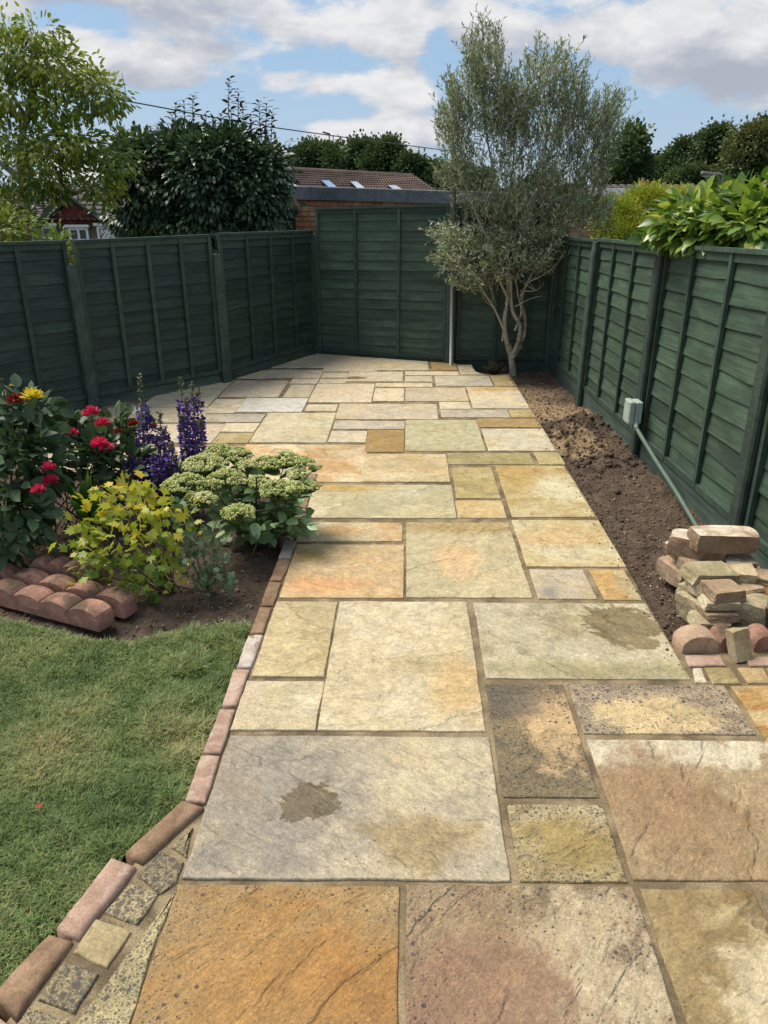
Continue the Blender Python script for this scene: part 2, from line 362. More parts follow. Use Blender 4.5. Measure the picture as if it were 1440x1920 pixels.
def m_soil():
    m, n, b, out = new_mat('garden_soil'); co = n.coord('Object'); sand = n.attr('tint').outputs['Fac']
    n1 = n.noise(co, 9, 8, .7); g = n.noise(co, 90, 6, .75); g2 = n.noise(co, 330, 3, .7)
    c = n.mix(n.mr(n1, .35, .65), C4(lin(88, 74, 64)), C4(lin(126, 110, 96)))
    c = n.mix(n.mr(n.math('ADD', sand, n.math('MULTIPLY', n.math('SUBTRACT', n1, .5), 1.1)), .35, .75), c, C4(lin(178, 154, 122)))
    c = n.mix(1.0, c, n.mr(g, .3, .7, .6, 1.35), 'MULTIPLY'); c = n.mix(n.mr(g2, .66, .72, 0, .5), c, C4(lin(190, 180, 160)))
    n.put(b.inputs['Base Color'], c); b.inputs['Roughness'].default_value = .95; b.inputs['Specular IOR Level'].default_value = .15
    n.put(b.inputs['Normal'], n.bump(n.math('ADD', n.math('MULTIPLY', g, 1.0), n1), 1.0, .018)); return m
M_SOIL = m_soil()
M_LAWNB = m_rough('lawn_thatch', [lin(88, 96, 52), lin(66, 78, 40), lin(112, 104, 66)], 6, .9, .01, .95, 120, True)
M_FIELD = m_rough('rough_ground', [lin(70, 84, 45), lin(58, 66, 38)], .4, .5, .02, .95, 30, True)
M_GRASS = m_leaf('grass_blade', [lin(88, 112, 62), lin(122, 144, 86), lin(150, 164, 108), lin(192, 180, 134)], .55, .3, .3)
M_OLIVE = m_leaf('olive_leaf', [lin(108, 124, 92), lin(148, 164, 130), lin(184, 194, 168), lin(216, 220, 202)], .42, .26, .5)
M_PALE = m_leaf('light_green_leaf', [lin(78, 102, 42), lin(116, 138, 58), lin(152, 166, 72), lin(190, 192, 92)], .5, .35)
M_DARK = m_leaf('dark_glossy_leaf', [lin(50, 74, 52), lin(72, 98, 68), lin(100, 126, 90)], .34, .12, .5)
M_DARKT = m_leaf('bronze_shoot_leaf', [lin(40, 52, 38), lin(64, 62, 46), lin(84, 66, 52)], .4, .15)
M_LAUREL = m_leaf('laurel_leaf', [lin(64, 98, 44), lin(100, 136, 56), lin(158, 180, 82), lin(214, 214, 118)], .3, .25, .6)
M_PRIVET = m_leaf('privet_leaf', [lin(84, 104, 40), lin(134, 150, 54), lin(180, 186, 76), lin(212, 208, 104)], .45, .25)
M_FAR = m_leaf('far_tree_leaf', [lin(58, 78, 54), lin(80, 102, 64), lin(106, 122, 76), lin(134, 126, 84)], .7, .15, .2)
M_SEDL = m_leaf('sedum_leaf', [lin(100, 136, 84), lin(134, 166, 112), lin(160, 186, 136)], .42, .15, .45)
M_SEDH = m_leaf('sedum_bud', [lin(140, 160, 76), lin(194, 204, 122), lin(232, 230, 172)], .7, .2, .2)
M_YEL = m_leaf('yellow_green_leaf', [lin(96, 132, 56), lin(150, 170, 70), lin(196, 196, 78), lin(222, 190, 60)], .5, .35)
M_DAHL = m_leaf('dahlia_leaf', [lin(50, 72, 50), lin(74, 100, 66), lin(100, 128, 82)], .45, .15)
M_SAGE = m_leaf('grey_green_leaf', [lin(82, 112, 84), lin(110, 138, 106), lin(134, 156, 122)], .55, .2)
M_STRAP = m_leaf('strap_leaf', [lin(66, 112, 58), lin(96, 142, 76), lin(120, 160, 92)], .4, .3)
M_LAV = m_leaf('lavender_needle', [lin(106, 124, 108), lin(132, 148, 130)], .7, .1)
M_RED = m_leaf('crimson_petal', [lin(205, 30, 84), lin(232, 46, 108), lin(245, 100, 145)], .55, .2)
M_DRED = m_leaf('maroon_petal', [lin(100, 24, 30), lin(150, 44, 44), lin(170, 70, 60)], .6, .2)
M_YFL = m_leaf('yellow_petal', [lin(225, 195, 50), lin(245, 222, 90)], .6, .3)
M_PUR = m_leaf('violet_floret', [lin(76, 52, 132), lin(102, 70, 164), lin(130, 96, 186)], .6, .2)
M_BUDG = m_leaf('grey_bud', [lin(96, 104, 80), lin(128, 132, 108)], .7, .1)
M_BARK = m_rough('olive_bark', [lin(205, 194, 174), lin(176, 164, 144), lin(154, 142, 122)], 16, 1.0, .01, .9, 120)
M_BARKP = m_rough('pale_grey_bark', [lin(176, 178, 170), lin(150, 152, 142), lin(120, 122, 108)], 10, .8, .006, .9, 90)
M_TWIG = m_rough('brown_twig', [lin(134, 118, 94), lin(112, 96, 76)], 20, .5, .002, .9, 90)
M_STEM = m_plain('green_stem', lin(92, 110, 66), .6); M_STEMP = m_plain('plum_stem', lin(96, 66, 62), .6)
M_FELT = m_rough('mineral_felt', [lin(118, 122, 128), lin(100, 104, 110), lin(128, 130, 134)], 2.5, .4, .003, .95, 60, True, gritamp=.3)
M_BRICK = m_rough('red_brick', [lin(196, 142, 114), lin(172, 116, 92), lin(206, 160, 132)], 6, .5, .003, .9, 80)
M_BRICKD = m_rough('dark_red_brick', [lin(128, 66, 56), lin(108, 54, 46), lin(142, 84, 70)], 6, .5, .003, .9, 80)
M_WALLM = m_rough('brick_mortar', [lin(150, 130, 110), lin(132, 112, 94)], 8, .4, .002, .95, 80, True)
M_TILE = m_rough('brown_roof_tile', [lin(112, 96, 90), lin(96, 82, 78), lin(126, 106, 92)], 1.2, .4, .004, .9, 25, True, gritamp=.2)
M_TILEG = m_rough('grey_roof_tile', [lin(108, 104, 98), lin(92, 88, 84), lin(124, 112, 96)], 1.4, .4, .004, .9, 25, True, gritamp=.2)
M_WHITE = m_plain('white_upvc', lin(232, 234, 236, .85), .35); M_GLASSD = m_plain('dark_window_glass', (.05, .07, .08), .06, 0, .9)
M_GLASSS = m_plain('sky_reflecting_glass', (.80, .86, .92), .05, .95, .9, .02)
M_METAL = m_plain('galvanised_pole', lin(140, 142, 140), .45, .55, .5, .2, 30); M_DKM = m_plain('dark_metal', lin(58, 58, 58), .5, .4)
M_BOXP = m_plain('pale_green_grey_plastic', lin(176, 190, 184), .4, 0, .4, .06); M_CABLE = m_plain('cable_black', lin(70, 72, 74), .6)
M_COND = m_plain('painted_green_conduit', lin(92, 112, 98), .5, 0, .4, .15, 12)
M_BALL = m_plain('rusty_brown_ball', lin(96, 76, 66), .7, .2, .4, .25, 40)
M_SHED = m_fence('shed_dark_timber', lin(40, 46, 46), lin(28, 34, 36))
M_PEB = m_leaf('pebble_mix', [lin(84, 70, 60), lin(128, 110, 92), lin(178, 165, 140), lin(216, 208, 192)], .9, 0, .2)

# ------------------------------------------------------------------ ground sheet
gz = -.16
g = mobj('ground', [(-600, -60, gz), (600, -60, gz), (600, 1200, gz), (-600, 1200, gz)], [(0, 1, 2, 3)], M_FIELD); tag(g, kind='structure')

# fence lines (world)
LA, LB = np.array([-2.657, 6.645]), np.array([-.857, 9.43])
LM = np.array([-1.679, 7.776]); LDIR = (LM-LA)/np.linalg.norm(LM-LA); L0 = LA-LDIR*1.75; L00 = L0-LDIR*1.75
CA, CB, CC = np.array([-.823, 9.44]), np.array([.78, 8.83]), np.array([1.93, 8.80])
FX = 1.93

# ------------------------------------------------------------------ patio
UA = np.array([1, -.010]); VA = np.array([.030, 1]); UVI = np.linalg.inv(np.stack([UA, VA], 1))
def uv(p): q = UVI@np.array(p[:2]); return float(q[0]), float(q[1])
def xy(u, v): return UA*u+VA*v
def clip(poly, a, b, off):      # keep the part on the camera side of the line a->b, 'off' metres away from it
    a = np.array(a); b = np.array(b); d_ = (b-a)/np.linalg.norm(b-a); nn = np.array([d_[1], -d_[0]]); out = []
    f = lambda p: float((np.array(p)-a)@nn)-off
    for i in range(len(poly)):
        p, q = poly[i], poly[(i+1) % len(poly)]; fp, fq = f(p), f(q)
        if fp >= 0: out.append(tuple(p))
        if (fp >= 0) != (fq >= 0):
            t = fp/(fp-fq); out.append(tuple(np.array(p)+(np.array(q)-np.array(p))*t))
    return out
def slab_geo(poly, thick, z, step, wob, bev, seed, rd=False):
    """flag with hand-cut wavy edges, a chamfered arris and a slightly uneven top"""
    pts = []; m = len(poly)
    for i in range(m):
        a = np.array(poly[i]); b = np.array(poly[(i+1) % m]); L = np.linalg.norm(b-a)
        if L < 1e-4: continue
        k = max(1, int(L/step)); t_ = (b-a)/L; nn = np.array([t_[1], -t_[0]])
        for j in range(k):
            p = a+(b-a)*j/k; pm = np.array(poly[i-1]); tp = (a-pm)/(np.linalg.norm(a-pm)+1e-9); n2_ = nn+np.array([tp[1], -tp[0]]) if j == 0 else nn; dd = 0 if j == 0 else wob*1.6*mnoise.noise(Vector((p[0]*7+seed, p[1]*7, seed)))+wob*.8*mnoise.noise(Vector((p[0]*31, p[1]*31, seed)))
            pts.append((p-n2_*abs(wob)*.3+nn*dd, n2_))
    c = np.mean([p for p, _ in pts], axis=0); V = []; k = len(pts)
    
    RG = ((z-thick, 0), (z-bev*1.3, 0), (z-bev*.35, bev*.45), (z, bev*1.4)) if not rd else ((z-thick, 0), (z-bev*1.1, 0), (z-bev*.62, bev*.12), (z-bev*.28, bev*.4), (z-bev*.07, bev*.8), (z, bev*1.3))
    for zz_, ins in RG:
        for i, (p, n_) in enumerate(pts):
            q = p-n_*ins*(1+.5*mnoise.noise(Vector((p[0]*23, p[1]*23, seed+3)))) if ins else p
            V.append((q[0], q[1], zz_))
    F = []
    for r in range(len(RG)-1):
        for i in range(k): F.append((r*k+i, r*k+(i+1) % k, (r+1)*k+(i+1) % k, (r+1)*k+i))
    F.append(tuple((len(RG)-1)*k+i for i in range(k)))
    return V, F, c

cream, pale, cgrey = (222, 206, 170), (212, 200, 174), (198, 190, 170)
sand_, ochre, orng = (198, 176, 124), (190, 154, 90), (208, 158, 102)
olive_, brown_, pinkb = (158, 146, 96), (146, 120, 84), (178, 152, 128)
PAL = {'A': (cream, pale, sand_, .5), 'G': (cgrey, pale, (176, 170, 140), .6), 'B': (pale, cream, (196, 182, 140), .4), 'O': (cream, (212, 180, 128), orng, .75),
       'Y': ((176, 164, 112), (190, 176, 128), olive_, .7), 'T': ((184, 158, 104), (176, 150, 98), brown_, .4), 'W': ((218, 216, 204), (208, 206, 192), pale, .4),
       'P': ((214, 196, 166), pale, (204, 176, 140), .4), 'D': ((176, 158, 110), (196, 180, 130), (160, 134, 78), .7)}
# (top-left px, bottom-right px, palette, extras)
SL = [
 # nearest row
 ((334, 1657), (736, 2060), None, dict(c=((186, 158, 110), (198, 176, 132), (174, 138, 86), .85), spots=.75, stretch=3.0, grain=-.75, b1=(.45, .35, .42, .13, (178, 130, 68), .5), b2=(-.1, .05, .22, .5, (182, 142, 86), .5), bot=.62, ur=P(749, 1660))),
 ((762, 1657), (1165, 2060), None, dict(c=((168, 148, 116), (152, 132, 104), (136, 114, 88), .7), stretch=2.6, spots=1.15, grain=-.9, b1=(.40, .40, .20, .26, (190, 176, 144), .32), b2=(-.4, .3, .22, .2, (146, 116, 92), .4), bot=.62, ur=P(1188, 1664))),
 ((1201, 1664), (1412, 2060), None, dict(c=((162, 142, 100), (146, 126, 86), (188, 172, 132), .8), stretch=2.2, spots=.12, grain=-.7, b1=(.7, .2, .12, .2, (198, 186, 152), .3), bot=.62, ur=P(1412, 1668))),
 ((1442, 1672), (1700, 2060), None, dict(c=((186, 140, 72), (170, 140, 90), (150, 126, 84), .8), spots=.1, bot=.62, ur=P(1700, 1672))),
 # second row
 ((432, 1379), (957, 1651), None, dict(c=((184, 174, 152), (198, 186, 154), (162, 152, 134), .6), spots=.12, grain=.6, stretch=2.2, b1=(-.62, .15, .30, .34, (146, 138, 126), .45), b2=(.48, -.5, .14, .10, (156, 138, 98), .55), b3=(-.30, -.02, .085, .085), wet=.95)),
 ((910, 1282), (1124, 1494), None, dict(c=((150, 134, 102), (130, 118, 92), (166, 146, 106), .6), spots=1.4, b1=(.42, .15, .12, .2, (214, 184, 138), .3), b2=(-.5, .75, .14, .13, (112, 104, 88), .6), half2=1)),
 ((951, 1508), (1176, 1653), None, dict(c=((206, 190, 150), (192, 174, 128), (158, 134, 84), .95), stretch=2.6, spots=1.5, grain=-.6, b1=(.1, -.1, .13, .09, (160, 140, 84), .6))),
 ((1064, 1282), (1418, 1376), None, dict(c=((190, 174, 144), (178, 160, 134), (170, 148, 126), .5), spots=1.5, b1=(-.05, -.35, .22, .10, (212, 190, 142), .25))),
 ((1100, 1386), (1640, 1652), None, dict(c=((176, 156, 122), (164, 142, 108), (146, 122, 86), .9), stretch=2.2, spots=.07, grain=-1.0, b1=(-.3, .82, .5, .09, (210, 202, 176), .25), b2=(-.45, .1, .16, .22, (154, 126, 94), .55), ur=P(1438, 1386))),
 ((1370, 1286), (1640, 1385), None, dict(c=((192, 156, 96), (206, 186, 140), (170, 120, 58), .9), stretch=3, spots=.03, grain=-.2, ur=P(1700, 1286), bot2=1)),
 ((1456, 1392), (1750, 1652), 'A', dict(ur=P(1800, 1386))),
 # third row
 ((519, 1127), (608, 1268), None, dict(c=((212, 194, 150), (204, 188, 142), (214, 200, 164), .4), spots=.04)),
 ((463, 1276), (592, 1369), None, dict(c=((220, 206, 172), (212, 198, 160), (222, 212, 184), .5), spots=.03)),
 ((637, 1127), (911, 1370), None, dict(c=((216, 204, 174), (210, 196, 158), (192, 176, 136), .55), spots=.05, b1=(.7, -.4, .12, .2, (200, 172, 120), .6), b2=(.1, -.1, .10, .07, (176, 162, 122), .7))),
 ((888, 1129), (1296, 1273), None, dict(c=((214, 204, 174), (202, 192, 160), (168, 154, 118), .75), spots=.08, b2=(0, -.8, .5, .06, (168, 160, 120), .6), b3=(.60, .32, .17, .19), wet=.9)),
 # fourth row
 ((567, 979), (754, 1014), None, dict(c=((206, 190, 150), (200, 166, 112), (210, 202, 182), .6), b1=(-.3, .1, .16, .06, (198, 160, 108), .5))),
 ((557, 1020), (756, 1120), None, dict(c=((216, 190, 146), (206, 180, 134), (214, 166, 114), .6), b1=(-.3, -.6, .2, .08, (216, 168, 120), .6), b2=(-.7, .5, .1, .06, (184, 156, 96), .5))),
 ((763, 979), (998, 1120), None, dict(c=((208, 194, 154), (198, 186, 148), (172, 164, 132), .7), b1=(-.1, -.1, .12, .2, (214, 182, 136), .7), b2=(.2, .85, .35, .09, (172, 148, 96), .5))),
 ((960, 975), (1174, 1062), None, dict(c=((216, 206, 168), (210, 192, 144), (206, 166, 106), .5), b1=(-.4, .1, .2, .08, (212, 180, 130), .7))),
 ((993, 1067), (1119, 1122), 'B', dict(b2=(-.6, -.6, .05, .05, (160, 158, 150), .5))), ((1106, 1067), (1204, 1124), None, dict(c=((210, 198, 156), (204, 186, 140), orng, .5), b1=(-.6, .2, .08, .25, (204, 166, 104), .4))),
 # fifth
 ((591, 908), (856, 971), None, dict(c=((210, 202, 168), (198, 188, 146), (186, 180, 150), .7), b1=(-.6, .8, .25, .07, (196, 164, 94), .5))),
 ((847, 876), (939, 934), None, dict(c=((180, 162, 108), (176, 160, 110), (200, 190, 150), .5))), ((854, 938), (950, 970), 'A', dict(c=((208, 186, 136), (204, 176, 118), sand_, .6))),
 ((929, 873), (1116, 969), None, dict(c=((208, 196, 154), (188, 166, 112), (176, 146, 86), .8), b1=(-.5, .6, .3, .22, (178, 150, 92), .5), b2=(.6, -.1, .16, .24, (212, 206, 172), .6))),
 ((839, 849), (1003, 870), 'Y', {}), ((1001, 848), (1060, 870), 'Y', {}), ((685, 851), (844, 903), None, dict(c=((218, 202, 162), (210, 190, 144), (200, 166, 110), .6))),
 ((462, 833), (678, 903), 'O', dict(b1=(.5, -.2, .16, .16, (204, 164, 110), .5))),
 ((691, 806), (757, 847), None, dict(c=((170, 142, 88), (166, 138, 84), (190, 170, 124), .25))), ((622, 808), (685, 829), 'B', {}), ((761, 787), (911, 845), None, dict(c=((208, 202, 164), (200, 190, 144), (180, 164, 104), .7))),
 ((895, 785), (1013, 801), 'T', {}), ((903, 804), (1043, 845), None, dict(c=((218, 204, 166), (222, 214, 188), (208, 180, 126), .6))),
 ((629, 789), (758, 804), 'G', {}), ((638, 757), (822, 786), 'A', {}), ((824, 753), (883, 766), 'A', {}), ((826, 768), (957, 782), 'G', {}), ((954, 768), (1004, 782), 'D', {}),
 ((761, 727), (879, 752), 'A', {}), ((875, 726), (993, 765), 'A', dict(b1=(.1, .8, .3, .08, (196, 160, 96), .5))), ((705, 718), (811, 725), 'B', {}), ((704, 728), (757, 752), 'B', {}),
 ((595, 719), (696, 754), 'P', {}), ((578, 758), (629, 770), 'A', {}), ((463, 746), (565, 772), 'W', {}), ((504, 774), (611, 829), 'B', dict(c=((208, 198, 166), (200, 188, 152), sand_, .4))),
 ((546, 721), (579, 744), 'B', {}), ((441, 713), (521, 744), 'P', {}), ((406, 748), (438, 774), 'B', {}), ((376, 776), (488, 791), 'G', {}), ((424, 793), (476, 809), 'A', {}), ((412, 812), (464, 830), 'D', {}),
 ((322, 795), (395, 830), 'P', {}), ((286, 764), (371, 792), 'B', {}), ((330, 713), (388, 762), 'B', {}), ((508, 693), (600, 708), 'P', {}), ((500, 660), (608, 689), 'B', {}),
 ((549, 710), (594, 719), 'B', {}), ((420, 694), (498, 709), 'B', {}), ((621, 664), (706, 696), 'B', {}), ((607, 699), (651, 708), 'B', {}), ((656, 697), (755, 715), 'P', dict(b3=(-.75, -.3, .12, .07), wet=1.0)),
 ((601, 710), (648, 718), 'B', {}), ((710, 671), (804, 694), 'A', {}), ((808, 676), (858, 694), 'T', {}), ((760, 696), (861, 703), 'A', {}), ((760, 705), (811, 715), 'G', {}), ((815, 704), (925, 723), 'G', {}),
 ((920, 704), (964, 723), 'D', {}), ((858, 684), (906, 702), 'A', dict(curve=1)), ((230, 795), (300, 836), 'A', {}), ((205, 764), (262, 792), 'P', {}), ((210, 838), (400, 880), 'A', {}), ((100, 830), (196, 880), 'B', {}), ((404, 836), (452, 903), 'A', {}),
]
patio = mobj('patio', [], [], M_MORTAR) if False else None
# mortar bed outline
pb = [P(250, 2100), P(310, 1600)[:2], P(382, 1512)[:2], P(428, 1376)[:2], P(515, 1122)[:2], P(556, 1000)[:2], P(588, 908)[:2]]
bed_back = [tuple(P(440, 905)[:2]), tuple(P(60, 880)[:2])]
out_poly = [P(-260, 2100)[:2], P(2, 1925)[:2], P(140, 1752)[:2], P(255, 1612)[:2]]
out_poly += [P(383, 1508)[:2], P(430, 1374)[:2], P(516, 1122)[:2], P(556, 1000)[:2], P(588, 908)[:2]] + bed_back
out_poly += [tuple(L0+np.array([.2, -.1])), tuple(LB+np.array([.02, -.05])), tuple(CB+np.array([0, -.04])), tuple(P(882, 684)[:2]), tuple(P(893, 697)[:2]), tuple(P(925, 702)[:2]), tuple(P(955, 700)[:2])]
out_poly += [P(1121, 970)[:2], P(1212, 1126)[:2], P(1262, 1212)[:2], P(1650, 1215)[:2], P(2300, 2100)[:2]]
mz = -.007
mortar = mobj('patio', [(p[0], p[1], mz) for p in out_poly]+[(p[0], p[1], mz-.06) for p in out_poly],
              [tuple(range(len(out_poly)))]+[(i, i+len(out_poly), (i+1) % len(out_poly)+len(out_poly), (i+1) % len(out_poly)) for i in range(len(out_poly))], M_MORTAR)
me = mortar.data; import bmesh
bm_ = bmesh.new(); bm_.from_mesh(me); bmesh.ops.recalc_face_normals(bm_, faces=bm_.faces); bmesh.ops.triangulate(bm_, faces=bm_.faces); bm_.to_mesh(me); bm_.free()
tag(mortar, kind='structure')

def set_slab(o, c, spots=0.0, grain=0.0, b1=None, b2=None, b3=None, wet=0.0, stretch=1.5, hx=.3, hy=.3, seed=0, jit=0):
    j = .92*(1+jit*(random.random()-.5)); warm = lambda q: (q[0], q[1]*.985, q[2]*.985); _l = lin
    lin2 = lambda *a: warm(_l(*a))
    o['c1'] = [v*j for v in lin2(*c[0])]; o['c2'] = [v*j for v in lin2(*c[1])]; o['c3'] = [v*j for v in lin2(*c[2])]; o['c3amt'] = float(c[3])
    o['spots'] = float(spots); o['grain'] = float(grain); o['stretch'] = float(stretch); o['wet'] = float(wet); o['half'] = [hx, hy, 1.0]
    rs = random.Random(seed); o['seed'] = [rs.uniform(-20, 20), rs.uniform(-20, 20), rs.uniform(-20, 20)]
    for i, b in enumerate((b1, b2, b3)):
        i += 1
        if b: o['p%d' % i] = [b[0]*hx, b[1]*hy, 0.0]; o['s%d' % i] = [1/b[2], 1/b[3], 0.0]
        else: o['p%d' % i] = [90.0, 90.0, 0.0]; o['s%d' % i] = [9.0, 9.0, 0.0]
        if i < 3: o['k%d' % i] = list(lin2(*b[4])) if b else [0.0, 0.0, 0.0]; 
        o['f%d' % i] = float(b[5]) if b and len(b) > 5 else .3
v1_far = lambda tl: tl[1] < 1120
for i, (tl, br, pal, ex) in enumerate(SL):
    u0, v1 = uv(P(*tl)); u1, v0 = uv(P(*br))
    if 'ur' in ex: u1 = uv(ex['ur'])[0]
    if 'bot' in ex: v0 = ex['bot']
    if 'bot2' in ex: v0 = uv(P(1430, 1390))[1]
    gap = -.003 if v1_far(tl) else -.0015
    poly = [tuple(xy(*q)) for q in ((u0+gap, v0+gap), (u1-gap, v0+gap), (u1-gap, v1-gap), (u0+gap, v1-gap))]
    poly = clip(poly, L0, LB, .05) if v1 > 4.8 and u0 < 0 else poly
    if v1 > 8: poly = clip(poly, CA, CB, .05)
    if ex.get('curve'): poly = [poly[0], poly[1], tuple(P(902, 700)[:2]), tuple(P(892, 696)[:2]), tuple(P(887, 690)[:2]), tuple(P(885, 684)[:2])]+[poly[-1]]
    if len(poly) < 3: continue
    near = v0 < 3.2
    V, F, c = slab_geo(poly, .03, random.uniform(-.0012, .0015), .035 if near else .09, .0028 if near else .002, .0035 if near else .003, i*1.7)
    o = mobj('slab', V, F, M_SLAB, mortar, origin=(c[0], c[1], 0))
    o.rotation_euler = (random.uniform(-.0016, .0016), random.uniform(-.0016, .0016), 0)
    e = dict(ex); cc = e.pop('c', None) or PAL[pal]
    for k in ('ur', 'bot', 'bot2', 'curve', 'half2'): e.pop(k, None)
    set_slab(o, cc, seed=i+11, hx=(u1-u0)/2, hy=(v1-v0)/2, jit=.08 if pal else 0, **{'grain': random.uniform(-.6, .6), 'spots': 0.02, **e})

# setts and cut wedge beside the path
speck = ((200, 184, 142), (190, 174, 130), (172, 154, 116), .5)
for i, (pts, cc, sp_) in enumerate([
    (((361, 1553), (349, 1606), (322, 1587)), speck, 2.4), (((300, 1597), (343, 1616), (330, 1652), (301, 1673), (260, 1641)), speck, 3.2),
    (((244, 1658), (296, 1674), (257, 1730), (200, 1708)), speck, 3.0), (((180, 1724), (243, 1747), (200, 1811), (139, 1784)), ((206, 190, 148), (198, 180, 134), (190, 168, 120), .4), .15),
    (((120, 1804), (182, 1826), (139, 1897), (74, 1872)), speck, 3.4), (((55, 1892), (126, 1914), (88, 1985), (10, 1955)), speck, 2.4),
    (((332, 1668), (297, 1753), (238, 1935), (205, 2060), (50, 2060), (137, 1922), (262, 1757)), ((208, 196, 150), (198, 184, 138), (190, 172, 122), .5), 1.7),
    # setts at the right
    (((1300, 1253), (1316, 1253), (1326, 1279), (1304, 1279)), PAL['G'], .1), (((1322, 1252), (1368, 1252), (1388, 1280), (1338, 1281)), PAL['D'], .05),
    (((1384, 1252), (1430, 1252), (1446, 1280), (1404, 1280)), ((196, 172, 128), (186, 160, 116), sand_, .4), .05), (((1440, 1252), (1492, 1252), (1520, 1280), (1458, 1280)), PAL['D'], .05)]):
    poly = [P(*q)[:2] for q in pts]
    if sum(poly[k][0]*poly[(k+1) % len(poly)][1]-poly[(k+1) % len(poly)][0]*poly[k][1] for k in range(len(poly))) < 0: poly = poly[::-1]
    ce = np.mean(poly, axis=0); poly = [tuple(ce+(np.array(p)-ce)*(1.08 if i != 6 else 1.0)) for p in poly]
    V, F, c = slab_geo(poly, .03, .001, .02, .003, .004, 90+i*2.1)
    o = mobj('sett', V, F, M_SETT, mortar, origin=(c[0], c[1], 0))
    xs = [p[0]-c[0] for p in poly]; ys = [p[1]-c[1] for p in poly]
    set_slab(o, cc, spots=sp_, hx=max(xs), hy=max(ys), seed=200+i, jit=.15)

# ------------------------------------------------------------------ brick edging of the path
def block_geo(poly, z0, z1, bev=.008, seed=0, step=.03, wob=.0035):
    V, F, c = slab_geo(poly, z1-z0, z1, step, wob, bev, seed, True); return V, F, c
edging = thing('path_edging', 'single line of worn tumbled bricks edging the left side of the stone path beside lawn', 'edging', (*P(430, 1300)[:2], -.05))
EB = [('grey', ((533, 1010), (556, 1013), (546, 1045), (521, 1044))), ('brown', ((522, 1047), (546, 1048), (529, 1087), (504, 1086))), ('brown', ((503, 1089), (529, 1090), (513, 1134), (487, 1133))),
      ('brown', ((486, 1136), (512, 1137), (494, 1186), (467, 1185))), ('pale', ((465, 1189), (493, 1188), (471, 1249), (443, 1248))), ('pink', ((437, 1253), (469, 1253), (443, 1321), (415, 1320))),
      ('pink', ((411, 1326), (442, 1327), (414, 1410), (379, 1408))), ('pink', ((376, 1413), (413, 1414), (385, 1504), (345, 1497)))]
for i in range(4):   # the line runs on behind the sedum
    a = np.array(((533, 1010), (556, 1013))); t0 = i*.9
    EB.append(('brown' if i % 2 else 'buff', tuple((x+ (533-1010*0+0)*0+ (t0*10.5+s*1), y) for x, y, s in ((537+0, 1008-i*28, 0), (558, 1009-i*28, 0), (0, 0, 0), (0, 0, 0)))[:2]))
EB = EB[:8]
u_in = uv(P(556, 1013))[0]
for i in range(5):
    v0 = uv(P(556, 1010))[1]+.012+i*.215; q = [xy(u_in-.105, v0), xy(u_in-.005, v0), xy(u_in-.005+.0, v0+.205), xy(u_in-.105, v0+.205)]
    EB.append(('buff' if i % 2 else 'brown', [tuple(a) for a in q]))
EB += [('brown', ((341, 1497), (384, 1512), (266, 1617), (233, 1598))), ('pink', ((208, 1606), (256, 1622), (146, 1760), (103, 1738))), ('brown', ((92, 1748), (137, 1761), (30, 1912), (-18, 1866))), ('pink', ((-30, 1878), (24, 1922), (-90, 2090), (-150, 2030)))]
for i, (k, q) in enumerate(EB):
    poly = [P(*p, .008)[:2] if isinstance(p[0], int) else tuple(p) for p in q]
    if sum(poly[a][0]*poly[(a+1) % 4][1]-poly[(a+1) % 4][0]*poly[a][1] for a in range(4)) < 0: poly = poly[::-1]
    big = i > 12
    V, F, c = block_geo(poly, -.06, .014 if big else .007, .016 if big else .009, i*3.3)
    mobj('brick', V, F, M_EDGE[k], edging, smooth=True, origin=(c[0], c[1], 0))

# brick row in front of the stone pile
row = thing('brick_row', 'row of flat pinkish bricks let into the paving in front of the stone pile', 'bricks', P(1320, 1240))
for i, q in enumerate((((1284, 1229), (1352, 1228), (1363, 1249), (1292, 1250)), ((1394, 1232), (1470, 1230), (1490, 1248), (1406, 1250)))):
    poly = [P(*p)[:2] for p in q][::-1]
    V, F, c = block_geo(poly, -.05, .004, .007, 70+i); mobj('brick', V, F, M_EDGE['pink'], row, origin=(c[0], c[1], 0))

# ------------------------------------------------------------------ soil beds
def soil_sheet(name, x0, x1, y0, y1, nx, ny, hf, sf):
    V = []; T = []
    for j in range(ny+1):
        for i in range(nx+1):
            x = x0+(x1-x0)*i/nx; y = y0+(y1-y0)*j/ny; V.append((x, y, hf(x, y))); T.append(sf(x, y))
    idx = np.arange((nx+1)*(ny+1)).reshape(ny+1, nx+1)
    F = np.stack([idx[:-1, :-1].ravel(), idx[:-1, 1:].ravel(), idx[1:, 1:].ravel(), idx[1:, :-1].ravel()], 1)
    o = mobj(name, V, F, M_SOIL, smooth=True, tint=T); return tag(o, kind='structure')
def G(x, y, c, r, a): q = ((x-c[0])**2+(y-c[1])**2)/(r*r); return a*math.exp(-q)
h1, h2, h3, h4 = P(1080, 790, .05), P(1060, 815, .05), P(1150, 850, 0), P(1105, 770, .05)
def hR(x, y):
    z = -.075+.02*fbm(x, y, 1.0, 4, 3)+.012*fbm(x, y, 2, 4, 14)
    if y > 6.8: z -= .03
    k = 1+1.0*fbm(x, y, 5, 5, 9)
    return z+G(x, y, h1, .26, .10)*k+G(x, y, h2, .12, .07)*k+G(x, y, h3, .2, .05)*k+G(x, y, h4, .16, .08)*k+G(x, y, (FX, y), .10, .03)
s1, s2, s3 = P(1010, 755), P(1070, 820), P(1075, 1000)
def sR(x, y): return min(1, G(x, y, s1, .5, 1.15)+G(x, y, s2, .26, 1.0)+G(x, y, P(995, 715), .35, 1.0)+G(x, y, (1.5, 5.6), .2, .9)+G(x, y, (1.55, 4.3), .2, .35))
